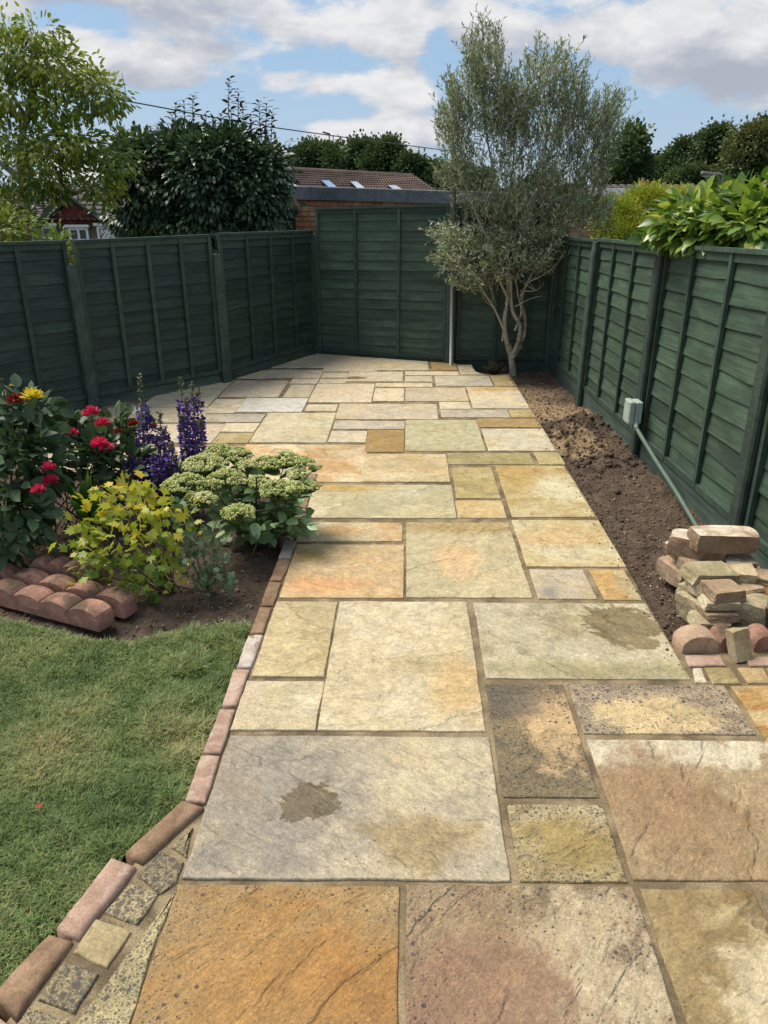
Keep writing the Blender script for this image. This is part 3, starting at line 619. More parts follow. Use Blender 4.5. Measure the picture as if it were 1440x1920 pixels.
soil_sheet('soil_bed_right', 1.05, FX-.015, 2.45, 8.78, 90, 620, hR, sR)
def hL(x, y): return -.055+.016*fbm(x, y, 3, 4, 4)+.010*fbm(x, y, 4, 4, 18)-(.0 if y > 2.9 else .012)
soil_sheet('soil_bed_left', -3.6, -.5, 2.55, 4.95, 260, 200, hL, lambda x, y: .0+.2*max(0, fbm(x, y, 9, 3, 2)))

# clods and pebbles
ico = [(0, 0, -1), (.72, -.53, -.45), (-.28, -.85, -.45), (-.89, 0, -.45), (-.28, .85, -.45), (.72, .53, -.45), (.28, -.85, .45), (-.72, -.53, .45), (-.72, .53, .45), (.28, .85, .45), (.89, 0, .45), (0, 0, 1)]
icf = [(0, 1, 2), (1, 0, 5), (0, 2, 3), (0, 3, 4), (0, 4, 5), (1, 5, 10), (2, 1, 6), (3, 2, 7), (4, 3, 8), (5, 4, 9), (1, 10, 6), (2, 6, 7), (3, 7, 8), (4, 8, 9), (5, 9, 10), (6, 10, 11), (7, 6, 11), (8, 7, 11), (9, 8, 11), (10, 9, 11)]
ico = np.array(ico); icf = np.array(icf)
def pebbles(name, pos, size, tint, label, cat, parent=None):
    N = len(pos); V = ico[None]*np.array(size)[:, None, None]*rng.uniform(.55, 1.25, (N, 12, 1))*rng.uniform(.6, 1.3, (N, 1, 3))+np.array(pos)[:, None, :]
    F = (icf[None]+np.arange(N)[:, None, None]*12).reshape(-1, 3)
    o = mobj(name, V.reshape(-1, 3), F, M_PEB, parent, tint=np.repeat(tint, 12)); return tag(o, label, cat, kind='stuff')
xs = rng.uniform(1.1, FX-.03, 16000); ys = 2.5+6.2*rng.uniform(0, 1, 16000)**1.5
keep = xs > 1.19+.031*(ys-2.4)+.02; xs, ys = xs[keep], ys[keep]
sz = rng.gamma(2.0, .0015, len(xs))+.0012; hp = np.array([G(x, y, h1, .4, 1)+G(x, y, h3, .3, .7) for x, y in zip(xs, ys)]); big = rng.random(len(xs)) < hp*.35
sz[big] *= 3.0; tn = np.clip(rng.beta(1.0, 4.2, len(xs)), 0, 1); tn[big] *= .25
pebbles('soil_crumbs', [(x, y, hR(x, y)+s*.3) for x, y, s in zip(xs, ys, sz)], sz, tn, 'loose soil crumbs and small pebbles covering the narrow bed along the right fence', 'soil crumbs')
xs = rng.uniform(-3.2, -.6, 9000); ys = rng.uniform(2.62, 4.8, 9000)
sz = rng.gamma(2.0, .0018, len(xs))+.0012; tn = np.clip(rng.beta(1.1, 4, len(xs)), 0, 1)
pebbles('soil_crumbs', [(x, y, hL(x, y)+s*.3) for x, y, s in zip(xs, ys, sz)], sz, tn, 'loose soil crumbs and small pebbles covering the flower bed at left', 'soil crumbs')

xs = rng.uniform(0, 1, 420); ys = rng.uniform(2.45, 8.2, 420); xs = 1.19+.031*(ys-2.4)-np.abs(rng.normal(0, .035, 420)); sz = rng.gamma(2, .0008, 420)+.001
pebbles('spilled_soil', [(x, y, .003) for x, y in zip(xs, ys)], sz, rng.beta(1, 3, 420), 'sprinkling of soil crumbs spilled over the right edge of the slabs', 'soil crumbs')
# ------------------------------------------------------------------ lawn
lawn_poly = [P(*p)[:2] for p in ((462, 1168), (400, 1165), (330, 1172), (235, 1196), (205, 1190), (170, 1192), (80, 1168), (-60, 1135), (-500, 1080))]
lawn_poly += [(-3.4, .4), (-1.6, .4)] + [P(*p)[:2] for p in ((-70, 1920), (0, 1853), (96, 1728), (205, 1603), (240, 1583), (344, 1490), (374, 1404), (408, 1312), (440, 1236))]
def hG(x, y): return -.035+.010*fbm(x, y, 8, 3, 2.5)
V = []; nx, ny = 110, 110
for j in range(ny+1):
    for i in range(nx+1): x = -3.4+3.0*i/nx; y = .4+3.1*j/ny; V.append((x, y, hG(x, y)))
idx = np.arange((nx+1)*(ny+1)).reshape(ny+1, nx+1); Va = np.array(V)
F = np.stack([idx[:-1, :-1].ravel(), idx[:-1, 1:].ravel(), idx[1:, 1:].ravel(), idx[1:, :-1].ravel()], 1)
cx = Va[F].mean(1); F = F[in_poly(cx[:, 0], cx[:, 1], lawn_poly)]
lw = mobj('lawn', V, F, M_LAWNB, smooth=True); tag(lw, kind='structure')
def blades(n_, poly, box, hmean):
    x = rng.uniform(box[0], box[1], n_); y = rng.uniform(box[2], box[3], n_); k = in_poly(x, y, poly)
    return x[k], y[k]
bx, by = blades(330000, lawn_poly, (-2.5, -.45, 1.0, 3.1), .03)
fld = np.array([mnoise.noise(Vector((a*3.1, b*3.1, 0))) for a, b in zip(bx, by)]); fl2 = np.array([mnoise.noise(Vector((a*17, b*17, 4))) for a, b in zip(bx, by)])
fl3 = np.array([mnoise.noise(Vector((a*8, b*8, 9))) for a, b in zip(bx, by)])
N = len(bx); hgt = (.024+.012*fl2+.010*fld)*rng.uniform(.6, 1.4, N)
ep = np.array(P(430, 1230)[:2]); ed = np.abs(bx-(-.62))  # taller unmown tufts along the brick edge
tuft = (by > 1.6) & (bx > -.86) & (fl3 > -.05); hgt = np.where(tuft, hgt*1.9, hgt)
az = rng.uniform(0, 2*np.pi, N)+fl2*2; lean = rng.uniform(.35, 1.25, N); wd = rng.uniform(.0013, .0026, N)
bz = np.array([hG(a, b) for a, b in zip(bx, by)])
dx, dy = np.cos(az), np.sin(az); base = np.stack([bx, by, bz], 1); side = np.stack([-dy, dx, np.zeros(N)], 1)*wd[:, None]
dirv = np.stack([dx*np.sin(lean), dy*np.sin(lean), np.cos(lean)], 1); d2 = np.stack([dx*np.sin(lean+.5), dy*np.sin(lean+.5), np.cos(lean+.5)], 1)
m1 = base+dirv*hgt[:, None]*.55; tip = m1+d2*hgt[:, None]*.55
V = np.stack([base-side, base+side, m1+side*.8, m1-side*.8, tip], 1).reshape(-1, 3)
b5 = np.arange(N)[:, None]*5; F = np.concatenate([b5+np.array([[0, 1, 2]]), b5+np.array([[0, 2, 3]]), b5+np.array([[3, 2, 4]])], 0)
dry = np.exp(-((bx-P(330, 1390)[0])**2+(by-P(330, 1390)[1])**2)/.018)
tn = np.clip(.42+.5*fld+.25*fl3+rng.normal(0, .17, N)+.75*dry*rng.random(N)+(rng.random(N) < .05)*.5, 0, 1)
gr = mobj('grass', V, F, M_GRASS, tint=np.repeat(tn, 5)); tag(gr, 'short mown green lawn grass with dry patches beside the brick edging', 'grass', kind='stuff')

# ------------------------------------------------------------------ fences
def lap_board_mesh(L, h, seed, wav, mat):
    k = 10; V = []; rs = random.Random(seed); 
    for i in range(k+1):
        x = -L/2+L*i/k; lo = -h*.62+wav*(mnoise.noise(Vector((x*2.3, seed, 0)))*1.4+mnoise.noise(Vector((x*7, seed, 3)))*.4); bow = .004*mnoise.noise(Vector((x*2, seed, 7)))
        V += [(x, -.017+bow, lo), (x, -.010+bow, lo), (x, .004, h*.5), (x, -.003, h*.5)]
    F = []
    for i in range(k):
        a = i*4; b = a+4; F += [(a, b, b+3, a+3), (a+1, a+2, b+2, b+1), (a, a+1, b+1, b), (a+3, b+3, b+2, a+2)]
    F += [(0, 3, 2, 1), (k*4, k*4+1, k*4+2, k*4+3)]
    me = fast_mesh('fence_board', V, F); me.materials.append(mat); return me
def panel(fence, a, b, z0, z1, nb, battens, mboard, face=1, wav=.008, zt1=None, rows=None, lean=0.0, seed=0, first_board_cap=True):
    """overlap panel from a to b (xy); its face looks to the right of a->b times face"""
    a = np.array(a, float); b = np.array(b, float); L = float(np.linalg.norm(b-a)); ang = math.atan2(b[1]-a[1], b[0]-a[0]); mid = (a+b)/2
    if face < 0: ang += math.pi
    pe = part_empty('fence_panel', fence, (mid[0], mid[1], z0)); slope = (0 if zt1 is None else zt1-z1)/L
    pe.rotation_euler = (lean, 0, ang)
    H = z1-z0; sh = (face if face > 0 else -1)*slope
    def loc(o): o.parent = pe; return o
    ph = (H-.05)/nb; ms = [lap_board_mesh(L-.04, ph*1.12, seed*10+k, wav, mboard) for k in range(4)]
    sl = math.atan(slope)*(1 if face > 0 else -1)
    for i in range(nb):
        o = bpy.data.objects.new('fence_board', ms[(i*7+seed) % 4]); link(o, pe); f = (i+.5)/nb
        o.location = (0, 0, .03+ph*(i+.5)); o.rotation_euler = (0, -sl*f+random.uniform(-.0025, .0025), 0); o.scale = (1, random.uniform(.9, 1.25), 1)
    for t in battens:
        x = (-.5+t)*L*(1 if face > 0 else -1); m = MB(); hh = H-.03+slope*(t-.5)*L; m.box((x, -.03, .01+hh/2), (.036, .022, hh))
        me_ = fast_mesh('batten', m.V, m.F); me_.materials.append(M_BAT); o = bpy.data.objects.new('batten', me_); link(o, pe)
    def rail(name, zc, th, dp, ss):
        m = MB(); M_ = Matrix.Rotation(-ss, 3, 'Y'); m.box((0, -.018, zc), (L, dp, th), 0, M_)
        me_ = fast_mesh(name, m.V, m.F); me_.materials.append(M_BAT); o = bpy.data.objects.new(name, me_); link(o, pe); return o
    rail('top_rail', H-.005, .024, .062, sl); rail('bottom_rail', .02, .04, .04, 0); rail('upper_rail', H-.042, .045, .030, sl)
    for sx_ in (-1, 1):
        m = MB(); hh = H-.02+sl*sx_*L/2; m.box((sx_*(L/2-.018), -.03, .005+hh/2), (.036, .028, hh)); me_ = fast_mesh('end_batten', m.V, m.F); me_.materials.append(M_BAT)
        o = bpy.data.objects.new('end_batten', me_); link(o, pe)
    return pe
def cpost(fence, p, z0, z1, ang, w=.10, lean=(0, 0), mat=None):
    """slotted concrete post with a weathered, chamfered head"""
    V = []; F = []; k = 14; sec = [(-w/2, -w/2+.012), (-w/2+.012, -w/2), (w/2-.012, -w/2), (w/2, -w/2+.012), (w/2, -.02), (w/2-.022, -.016), (w/2-.022, .016), (w/2, .02), (w/2, w/2), (-w/2, w/2), (-w/2, .02), (-w/2+.022, .016), (-w/2+.022, -.016), (-w/2, -.02)]
    for i in range(k+1):
        t = i/k; z = (z1-z0)*t; s_ = 1+.012*mnoise.noise(Vector((z*6, p[0], 0))); s_ = s_ if i < k else .82
        for (x, y) in sec: V.append((x*s_, y*s_, z if i < k else z+.006))
    q = len(sec)
    for i in range(k):
        for j in range(q): F.append((i*q+j, i*q+(j+1) % q, (i+1)*q+(j+1) % q, (i+1)*q+j))
    F.append(tuple(k*q+j for j in range(q)))
    me_ = fast_mesh('fence_post', V, F); me_.materials.append(mat or M_POST); o = bpy.data.objects.new('fence_post', me_); link(o, fence)
    o.location = Vector(np.array((p[0], p[1], z0))-org(fence)); o.rotation_euler = (lean[0], lean[1], ang); return o
def gravel(fence, a, b, z0, z1, off=.0, mat=None, th=.04):
    a = np.array(a, float); b = np.array(b, float); L = float(np.linalg.norm(b-a)); ang = math.atan2(b[1]-a[1], b[0]-a[0]); m = MB()
    k = 8
    for i in range(k+1):
        x = -L/2+L*i/k
    V = [(-L/2, -th/2, 0), (L/2, -th/2, 0), (L/2, th/2, 0), (-L/2, th/2, 0), (-L/2, -th/2, z1-z0-.008), (L/2, -th/2, z1-z0-.008), (L/2, th/2, z1-z0), (-L/2, th/2, z1-z0), (-L/2, -th/2+.008, z1-z0), (L/2, -th/2+.008, z1-z0)]
    F = [(3, 2, 1, 0), (0, 1, 5, 4), (4, 5, 9, 8), (8, 9, 6, 7), (2, 3, 7, 6), (1, 2, 6, 9, 5), (3, 0, 4, 8, 7)]
    me_ = fast_mesh('gravel_board', V, F); me_.materials.append(mat or M_GRAV); o = bpy.data.objects.new('gravel_board', me_); link(o, fence)
    mid = (a+b)/2; o.location = Vector(np.array((mid[0], mid[1], z0))-org(fence)); o.rotation_euler = (0, 0, ang); return o
def nrm(a, b): d_ = (np.array(b)-np.array(a)); d_ = d_/np.linalg.norm(d_); return d_, np.array([d_[1], -d_[0]])

angL = math.atan2(*(LM-LA)[::-1]); LDIR2 = (LB-LM)/np.linalg.norm(LB-LM); angL2 = math.atan2(LDIR2[1], LDIR2[0])
fL = thing('lap_fence', 'dark green lapped panel fence on the left with sunken concrete posts', 'fence', (LA[0], LA[1], 0))
panel(fL, LA-LDIR*1.70, LA-LDIR*.03, .10, 1.43, 13, (.25, .5, .75), M_FGD, seed=1)
panel(fL, LA-LDIR*3.50, LA-LDIR*1.81, .10, 1.43, 13, (.25, .5, .75), M_FGD, seed=5)
panel(fL, LA+LDIR*.04, LM-LDIR*.05, .10, 1.435, 13, (.25, .5, .75), M_FGD, seed=2, zt1=1.45)
panel(fL, LM+LDIR2*.05, LB-LDIR2*.03, .10, 1.445, 13, (.26, .5, .75), M_FGD, seed=3, zt1=1.435)
nl = np.array([LDIR[1], -LDIR[0]])
cpost(fL, LA+nl*.03, -.1, 1.24, angL, .10, (0, -.02)); cpost(fL, LM+nl*.03, -.1, 1.26, angL, .10, (0, -.006)); cpost(fL, LA-LDIR*1.755, -.1, 1.25, angL); cpost(fL, LB+nl*.0, -.1, 1.38, angL2, .08)
for a, b in ((LA-LDIR*3.5, LA-LDIR*1.8), (LA-LDIR*1.70, LA-LDIR*.05), (LA+LDIR*.05, LM-LDIR*.05), (LM+LDIR2*.05, LB-LDIR2*.03)): gravel(fL, a, b, -.1, .098, 0)

fC = thing('lap_fence', 'tall dark green lapped panel fence across the far end of the patio behind olive tree', 'fence', (0, 9.1, 0))
dC, nC = nrm(CA, CB); angC = math.atan2(dC[1], dC[0])
panel(fC, CA+dC*.03, CB-dC*.06, .03, 1.70, 15, (.31, .64), M_FG, seed=6, wav=.005, zt1=1.735)
panel(fC, CB+np.array([.06, 0]), CC-np.array([.03, 0]), .03, 1.74, 15, (.42, .78), M_FG, seed=7, wav=.005)
cpost(fC, CB+np.array([0, -.02]), -.15, 1.72, angC, .11, mat=M_BAT)
cpost(fC, (1.905, 8.755), -.15, 1.45, 0, .08, mat=M_BAT); gravel(fC, CB+np.array([.06, 0]), CC, -.16, .028); gravel(fC, CA+dC*.03, CB-dC*.06, -.08, .028)

fR = thing('lap_fence', 'green lapped panel fence along the right side with wavy edged boards and junction box', 'fence', (FX, 5.4, 0))
YR = [8.72, 7.06, 5.36, 3.66, 1.96]; ZT = [1.40, 1.435, 1.465, 1.51, 1.53]; seedR = (11, 12, 13, 14)
for i in range(4):
    a = (FX, YR[i]-.055); b = (FX, YR[i+1]+.055)
    panel(fR, a, b, .09, ZT[i]+.005, 11, (.30, .64) if i < 3 else (.3, .64), M_FG, seed=seedR[i], wav=.009, zt1=ZT[i+1]-.005)
    gravel(fR, (FX-.01, YR[i]-.05), (FX-.01, YR[i+1]+.05), -.14, .088)
    cpost(fR, (FX-.03, YR[i+1]), -.14, ZT[i+1]-.03, -math.pi/2, .105, (0.0, .012 if i == 1 else .03 if i == 0 else 0))

# junction box and conduit
bp = np.array((FX-.10, 5.33, 0)); k5 = W(1200, 770, 5.30)
jb = thing('junction_box', 'pale grey weatherproof junction box fixed to the right fence post', 'electrical box', (FX-.14, 5.28, k5[2]))
def rbox(c, sz, bev, mat, name, parent, rz=0):
    bm = bmesh.new(); bmesh.ops.create_cube(bm, size=1); bmesh.ops.scale(bm, vec=sz, verts=bm.verts)
    bmesh.ops.bevel(bm, geom=bm.edges[:], offset=bev, segments=2, affect='EDGES', profile=.5); bmesh.ops.rotate(bm, cent=(0, 0, 0), matrix=Matrix.Rotation(rz, 3, 'Z'), verts=bm.verts)
    me_ = bpy.data.meshes.new(name); bm.to_mesh(me_); bm.free(); me_.materials.append(mat); o = bpy.data.objects.new(name, me_); link(o, parent)
    o.location = Vector(np.array(c)-org(parent)); return o
rbox((FX-.105, 5.28, k5[2]), (.05, .125, .16), .008, M_BOXP, 'back_box', jb); rbox((FX-.155, 5.28, k5[2]), (.046, .135, .17), .012, M_BOXP, 'lid', jb)
m = MB()
for sy in (-1, 1):
    for sz_ in (-1, 1): m.tube([(FX-.176, 5.28+sy*.05, k5[2]+sz_*.068), (FX-.181, 5.28+sy*.05, k5[2]+sz_*.068)], .006, 8)
m.obj('lid_screw', M_METAL, jb); MB().tube([(FX-.12, 5.20, k5[2]-.07), (FX-.12, 5.18, k5[2]-.11)], .014, 10).obj('gland', M_BOXP, jb)
e_ = P(1312, 992, 0)
cd = mobj('conduit', *tube(smooth_path([(FX-.12, 5.185, k5[2]-.10), (FX-.118, 4.75, (k5[2]-.1)*.64-.015), (FX-.12, 4.3, (k5[2]-.1)*.30-.02), (FX-.125, 3.84, -.05)], 5), .0145, 10), M_COND, smooth=True)
tag(cd, 'green painted conduit pipe running from the junction box down to the soil', 'pipe')

# ------------------------------------------------------------------ stone pile
def rock(name, c, sz, mat, rz=0, seed=0, rough=.12, tilt=(0, 0), label=None, cat='stone', group='loose stones heaped by the right fence', rnd=.25, cut=7):
    bm = bmesh.new(); bmesh.ops.create_cube(bm, size=1); bmesh.ops.subdivide_edges(bm, edges=bm.edges[:], cuts=cut, use_grid_fill=True)
    rs = random.Random(seed); cor = {}
    for v in bm.verts:
        p = v.co*2; q = Vector([math.copysign(abs(a)**1.0, a) for a in p]); L = max(abs(a) for a in p)
        s_ = q.normalized()*1.25; p2 = p.lerp(s_, rnd*(abs(p.x*p.y*p.z) if True else 1)); key = tuple(1 if a > 0 else 0 for a in p)
        w8 = Vector((0, 0, 0))
        for cx_ in (-1, 1):
            for cy_ in (-1, 1):
                for cz_ in (-1, 1):
                    kk = (cx_, cy_, cz_)
                    if kk not in cor: cor[kk] = Vector((rs.uniform(-1, 1), rs.uniform(-1, 1), rs.uniform(-1, 1)))*rough*1.6
                    w8 += cor[kk]*(1+cx_*p.x)*(1+cy_*p.y)*(1+cz_*p.z)/8
        nn = mnoise.noise_vector(p*1.9+Vector((seed, 0, 0)))*rough*.6+mnoise.noise_vector(p*4.5+Vector((seed, 3, 0)))*(rough*.30+.012)+mnoise.noise_vector(p*11+Vector((seed, 3, 9)))*(rough*.10+.010)
        v.co = (p2+w8+nn)*.5
    bmesh.ops.scale(bm, vec=sz, verts=bm.verts); me_ = bpy.data.meshes.new(name); bm.to_mesh(me_); bm.free(); me_.materials.append(mat)
    o = bpy.data.objects.new(name, me_); link(o); o.location = c; o.rotation_euler = (tilt[0], tilt[1], rz); return tag(o, label, cat, group)
def at_rect(x0, y0, x1, y1, Y, dep):
    a = np.array(W((x0+x1)/2, (y0+y1)/2, Y)); s_ = Y/(CT-((y0+y1)/2-960)/FPX*ST)/FPX; w_ = (x1-x0)*s_
    h_ = max(.03, ((y1-y0)*s_-dep*ST*1.0)/CT*1.0); return tuple(a+np.array([0, 0, 0])), w_, h_
PILE = [ # px rect (whole outline), distance, depth, material, rz, rough, label, category
 (1258, 1052, 1300, 1112, 3.22, .20, 'pink', .25, .05, 'lowest tumbled block at the left foot of the stone stack', 'block'),
 (1262, 1020, 1292, 1066, 3.32, .16, 'block', .2, .05, 'second block up at the left back corner of the stone stack', 'block'),
 (1284, 1046, 1312, 1100, 3.16, .12, 'pink', .25, .06, 'pink brick tucked behind the cream stones on the left of the stack', 'brick'),
 (1340, 1050, 1425, 1120, 3.22, .22, 'brown', 0, .05, 'brown block buried under the stack behind the rubble', 'block'),
 (1357, 1040, 1416, 1070, 3.14, .14, 'block', 0, .05, 'grey brown block with blue stain right below the topmost block', 'block'),
 (1268, 994, 1362, 1066, 3.22, .13, 'block', .95, .04, 'white topped long block lying crosswise under the topmost block', 'block'),
 (1302, 990, 1421, 1043, 3.16, .13, 'block', -.03, .035, 'rounded white topped block lying topmost on the stone stack', 'block'),
 (1283, 1112, 1320, 1172, 2.92, .10, 'green', .5, .12, 'mossy green stone at the lower left corner of the rubble', 'stone'),
 (1284, 1096, 1312, 1140, 2.98, .09, 'cream', .4, .14, 'thin cream stone leaning on the left side of the heap', 'stone'),
 (1304, 1090, 1332, 1126, 2.92, .10, 'cream', .5, .12, 'small cream wedge stone under the pale grey slab stone', 'stone'),
 (1292, 1060, 1376, 1100, 2.98, .12, 'cream', .15, .09, 'pale grey cream slab stone highest among the rubble', 'stone'),
 (1358, 1062, 1416, 1101, 3.0, .12, 'green', -.2, .12, 'mossy cream stone right of the pale slab stone', 'stone'),
 (1382, 1094, 1430, 1124, 2.92, .12, 'brown', .3, .13, 'dark brown stone wedged between mossy stones at right', 'stone'),
 (1408, 1072, 1450, 1108, 3.02, .12, 'brown', -.3, .13, 'brown stone at the back right of the rubble by the fence', 'stone'),
 (1412, 1102, 1462, 1142, 2.94, .12, 'orange', .2, .12, 'orange brown stone at the right end of the rubble', 'stone'),
 (1328, 1094, 1392, 1136, 2.84, .12, 'brown', .1, .08, 'brown brick lump on top of the front stack of three', 'stone'),
 (1322, 1116, 1386, 1148, 2.83, .11, 'cream', -.1, .08, 'yellowish flat stone second in the front stack', 'stone'),
 (1316, 1134, 1382, 1172, 2.82, .12, 'brown', .12, .10, 'chipped brown stone third in the front stack', 'stone'),
 (1303, 1154, 1366, 1190, 2.80, .12, 'cream', .05, .11, 'grey cream stone at the bottom of the front stack', 'stone'),
 (1362, 1158, 1414, 1188, 2.83, .14, 'cream', -.1, .07, 'flat grey stone lying low between the front stack and mossy boulder', 'stone'),
 (1386, 1120, 1436, 1180, 2.82, .11, 'green', -.4, .15, 'angular mossy boulder at the right of the front stack', 'stone'),
 (1428, 1136, 1476, 1184, 2.84, .12, 'brown', .3, .13, 'brown stone cut off by the right picture edge low in heap', 'stone'),
]
for i, (x0, y0, x1, y1, Y, dep, mk, rz, rg, lb, ct) in enumerate(PILE):
    c, w_, h_ = at_rect(x0, y0, x1, y1, Y, dep)
    dd = dep
    if abs(rz) > .8: w_, dd = .13, .26; h_ = .10
    c = (c[0], c[1]+dep*.25, c[2]+.0)
    rock('stone_block' if ct == 'block' else 'loose_stone', c, (w_*.98, dd, h_*1.02), M_STONE[mk], rz, i*3+1, rg, ((random.random()-.5)*.14, (random.random()-.5)*.14) if rg > .06 else (0, 0), lb, ct, rnd=.34 if ct == 'block' else .14)
# half-round edging stones in front
def half_round(name, c, L, th, H, rz, mat, label, tilt=(0, 0), group=None, cat='edging stone'):
    V = []; F = []; pr = [(-L/2, 0)]
    for i in range(11): a = math.pi*i/10; pr.append((-L/2*math.cos(a), H*.45+H*.55*math.sin(a)))
    pr.append((L/2, 0)); q = len(pr)
    for y, s_ in ((-th/2, .94), (-th/2+.01, 1), (th/2-.01, 1), (th/2, .94)): V += [(x*s_, y, z*s_+.003*mnoise.noise(Vector((x*20, y*30, H)))) for x, z in pr]
    for r in range(3):
        for i in range(q): F.append((r*q+i, (r+1)*q+i, (r+1)*q+(i+1) % q, r*q+(i+1) % q))
    F.append(tuple(range(q))); F.append(tuple(3*q+i for i in reversed(range(q))))
    me_ = fast_mesh(name, V, F, True); me_.materials.append(mat); o = bpy.data.objects.new(name, me_); link(o); o.location = c; o.rotation_euler = (*tilt, rz)
    md = o.modifiers.new('edge', 'EDGE_SPLIT'); md.split_angle = R(35); return tag(o, label, cat, group)
for (px, py, wpx, lb, mk) in ((1311, 1226, 74, 'widest half round edging stone at the front left of the pile', 'pink'), (1364, 1224, 42, 'narrow pink half round edging stone behind the leaning brick', 'pink'), (1432, 1224, 46, 'red half round edging stone right of the leaning brick', 'pink')):
    p = P(px, py, -.01); s_ = (HC)/(ST+(py-960)/FPX*CT)/FPX; half_round('edging_stone', (p[0], p[1]+.05, -.02), wpx*s_, .10, .095, .06, M_STONE['pink'] if wpx > 60 else M_TERRA, lb, group='half round stones in front of the pile')
p = P(1396, 1243, 0); rock('leaning_brick', (p[0]-.01, p[1]+.05, .055), (.075, .05, .125), M_STONE['green'], .2, 77, .06, (-.35, -.12), 'greenish half brick leaning against the half round edging stones', 'brick', None, .2)

# ------------------------------------------------------------------ scalloped terracotta edging (left)
def scallop(c, n_, pitch, th, H, rz, label, name='scalloped_edging', tilt=(0, 0)):
    V = []; pr = []; L = n_*pitch
    pr.append((-L/2, 0))
    for k in range(n_):
        for i in range(9):
            if k and i == 0: continue
            a = math.pi*i/8; pr.append((-L/2+k*pitch+pitch*(1-math.cos(a))/2, H*.62+H*.38*math.sin(a)))
    pr.append((L/2, 0)); q = len(pr); F = []
    rows = ((-th/2, .0), (-th/2+.012, .006), (0, .008), (th/2-.012, .006), (th/2, 0))
    for y, up in rows: V += [(x*(1-.0 if up else .99), y, z+(up if z > 0 else 0)+.004*mnoise.noise(Vector((x*14, y*20, H*50)))) for x, z in pr]
    for r in range(len(rows)-1):
        for i in range(q): F.append((r*q+i, (r+1)*q+i, (r+1)*q+(i+1) % q, r*q+(i+1) % q))
    F.append(tuple(range(q))); F.append(tuple((len(rows)-1)*q+i for i in reversed(range(q))))
    me_ = fast_mesh(name, V, F, True); me_.materials.append(M_TERRA); o = bpy.data.objects.new(name, me_); link(o); o.location = c; o.rotation_euler = (tilt[0], tilt[1], rz)
    md = o.modifiers.new('edge', 'EDGE_SPLIT'); md.split_angle = R(24); return tag(o, label, 'garden edging', 'scalloped terracotta edging blocks')
a = np.array(P(196, 1183, -.03)); b = np.array(P(-62, 1114, -.03)); dd = (b-a)[:2]; L = np.linalg.norm(dd); rz = math.atan2(-dd[1], -dd[0]); up_n = np.array([-math.sin(rz), math.cos(rz)])
mid = (a+b)/2
scallop((mid[0], mid[1]+.04, -.035), 5, L/5, .10, .095, rz, 'front scalloped terracotta edging block lying along the lawn edge')
scallop((mid[0]+up_n[0]*.105+.03, mid[1]+.04+up_n[1]*.105, -.03), 5, L/5, .09, .10, rz+.02, 'middle scalloped terracotta edging block just behind the front one')
c3 = P(118, 1096, 0); scallop((c3[0], c3[1]+.07, -.03), 4, .09, .09, .12, rz+.12, 'rear scalloped terracotta edging block nearest the yellow leaved plant')

# ------------------------------------------------------------------ leaf machinery
def leaf_shape(w=.3, fold=.06, droop=.12, kind='oval'):
    if kind == 'thin': return np.array([(0, 0, 0), (-w/2, .45, fold), (w/2, .45, fold), (0, 1, -droop)]), np.array([(0, 2, 1), (1, 2, 3)])
    if kind == 'lobed':
        V = [(0, 0, 0), (0, .42, 0), (-.20, .22, .03), (-.44, .40, .0), (-.24, .48, .03), (-.34, .76, -.03), (-.12, .66, .03), (0, 1, -droop), (.12, .66, .03), (.34, .76, -.03), (.24, .48, .03), (.44, .40, .0), (.20, .22, .03)]
        return np.array(V), np.array([(0, 1, 2), (2, 1, 4), (2, 4, 3), (4, 1, 6), (4, 6, 5), (6, 1, 7), (1, 8, 7), (1, 10, 8), (10, 9, 8), (1, 12, 10), (12, 11, 10), (0, 12, 1)])
    if kind == 'fine': # broad leaf with more outline points
        ys = [.12, .32, .58, .82]; ws = [.55, .95, 1.0, .55]; V = [(0, 0, 0)]
        for y, s_ in zip(ys, ws): z = -droop*y*y; V += [(-w*s_/2, y, z+fold), (0, y, z), (w*s_/2, y, z+fold)]
        V.append((0, 1, -droop)); F = [(0, 2, 1), (0, 3, 2)]
        for r in range(3):
            a = 1+r*3; b = a+3; F += [(a, a+1, b), (a+1, b+1, b), (a+1, a+2, b+1), (a+2, b+2, b+1)]
        F += [(10, 11, 13), (11, 12, 13)]; return np.array(V), np.array(F)
    V = [(0, 0, 0), (-w/2, .4, fold), (0, .42, 0), (w/2, .4, fold), (-w*.36, .74, fold-droop*.4), (0, .74, -droop*.4), (w*.36, .74, fold-droop*.4), (0, 1, -droop)]
    return np.array(V), np.array([(0, 2, 1), (0, 3, 2), (1, 2, 5), (1, 5, 4), (2, 3, 6), (2, 6, 5), (4, 5, 7), (5, 6, 7)])
def frames(dirs, up=None, roll=.5):
    D_ = dirs/np.linalg.norm(dirs, axis=1, keepdims=True); N_ = len(D_)
    if up is None: up = np.tile(np.array([0, 0, 1.0]), (N_, 1))
    up = up+rng.normal(0, roll, (N_, 3)); X = np.cross(D_, up); X /= np.linalg.norm(X, axis=1, keepdims=True)+1e-9; Z_ = np.cross(X, D_)
    return np.stack([X, D_, Z_], 2)      # columns
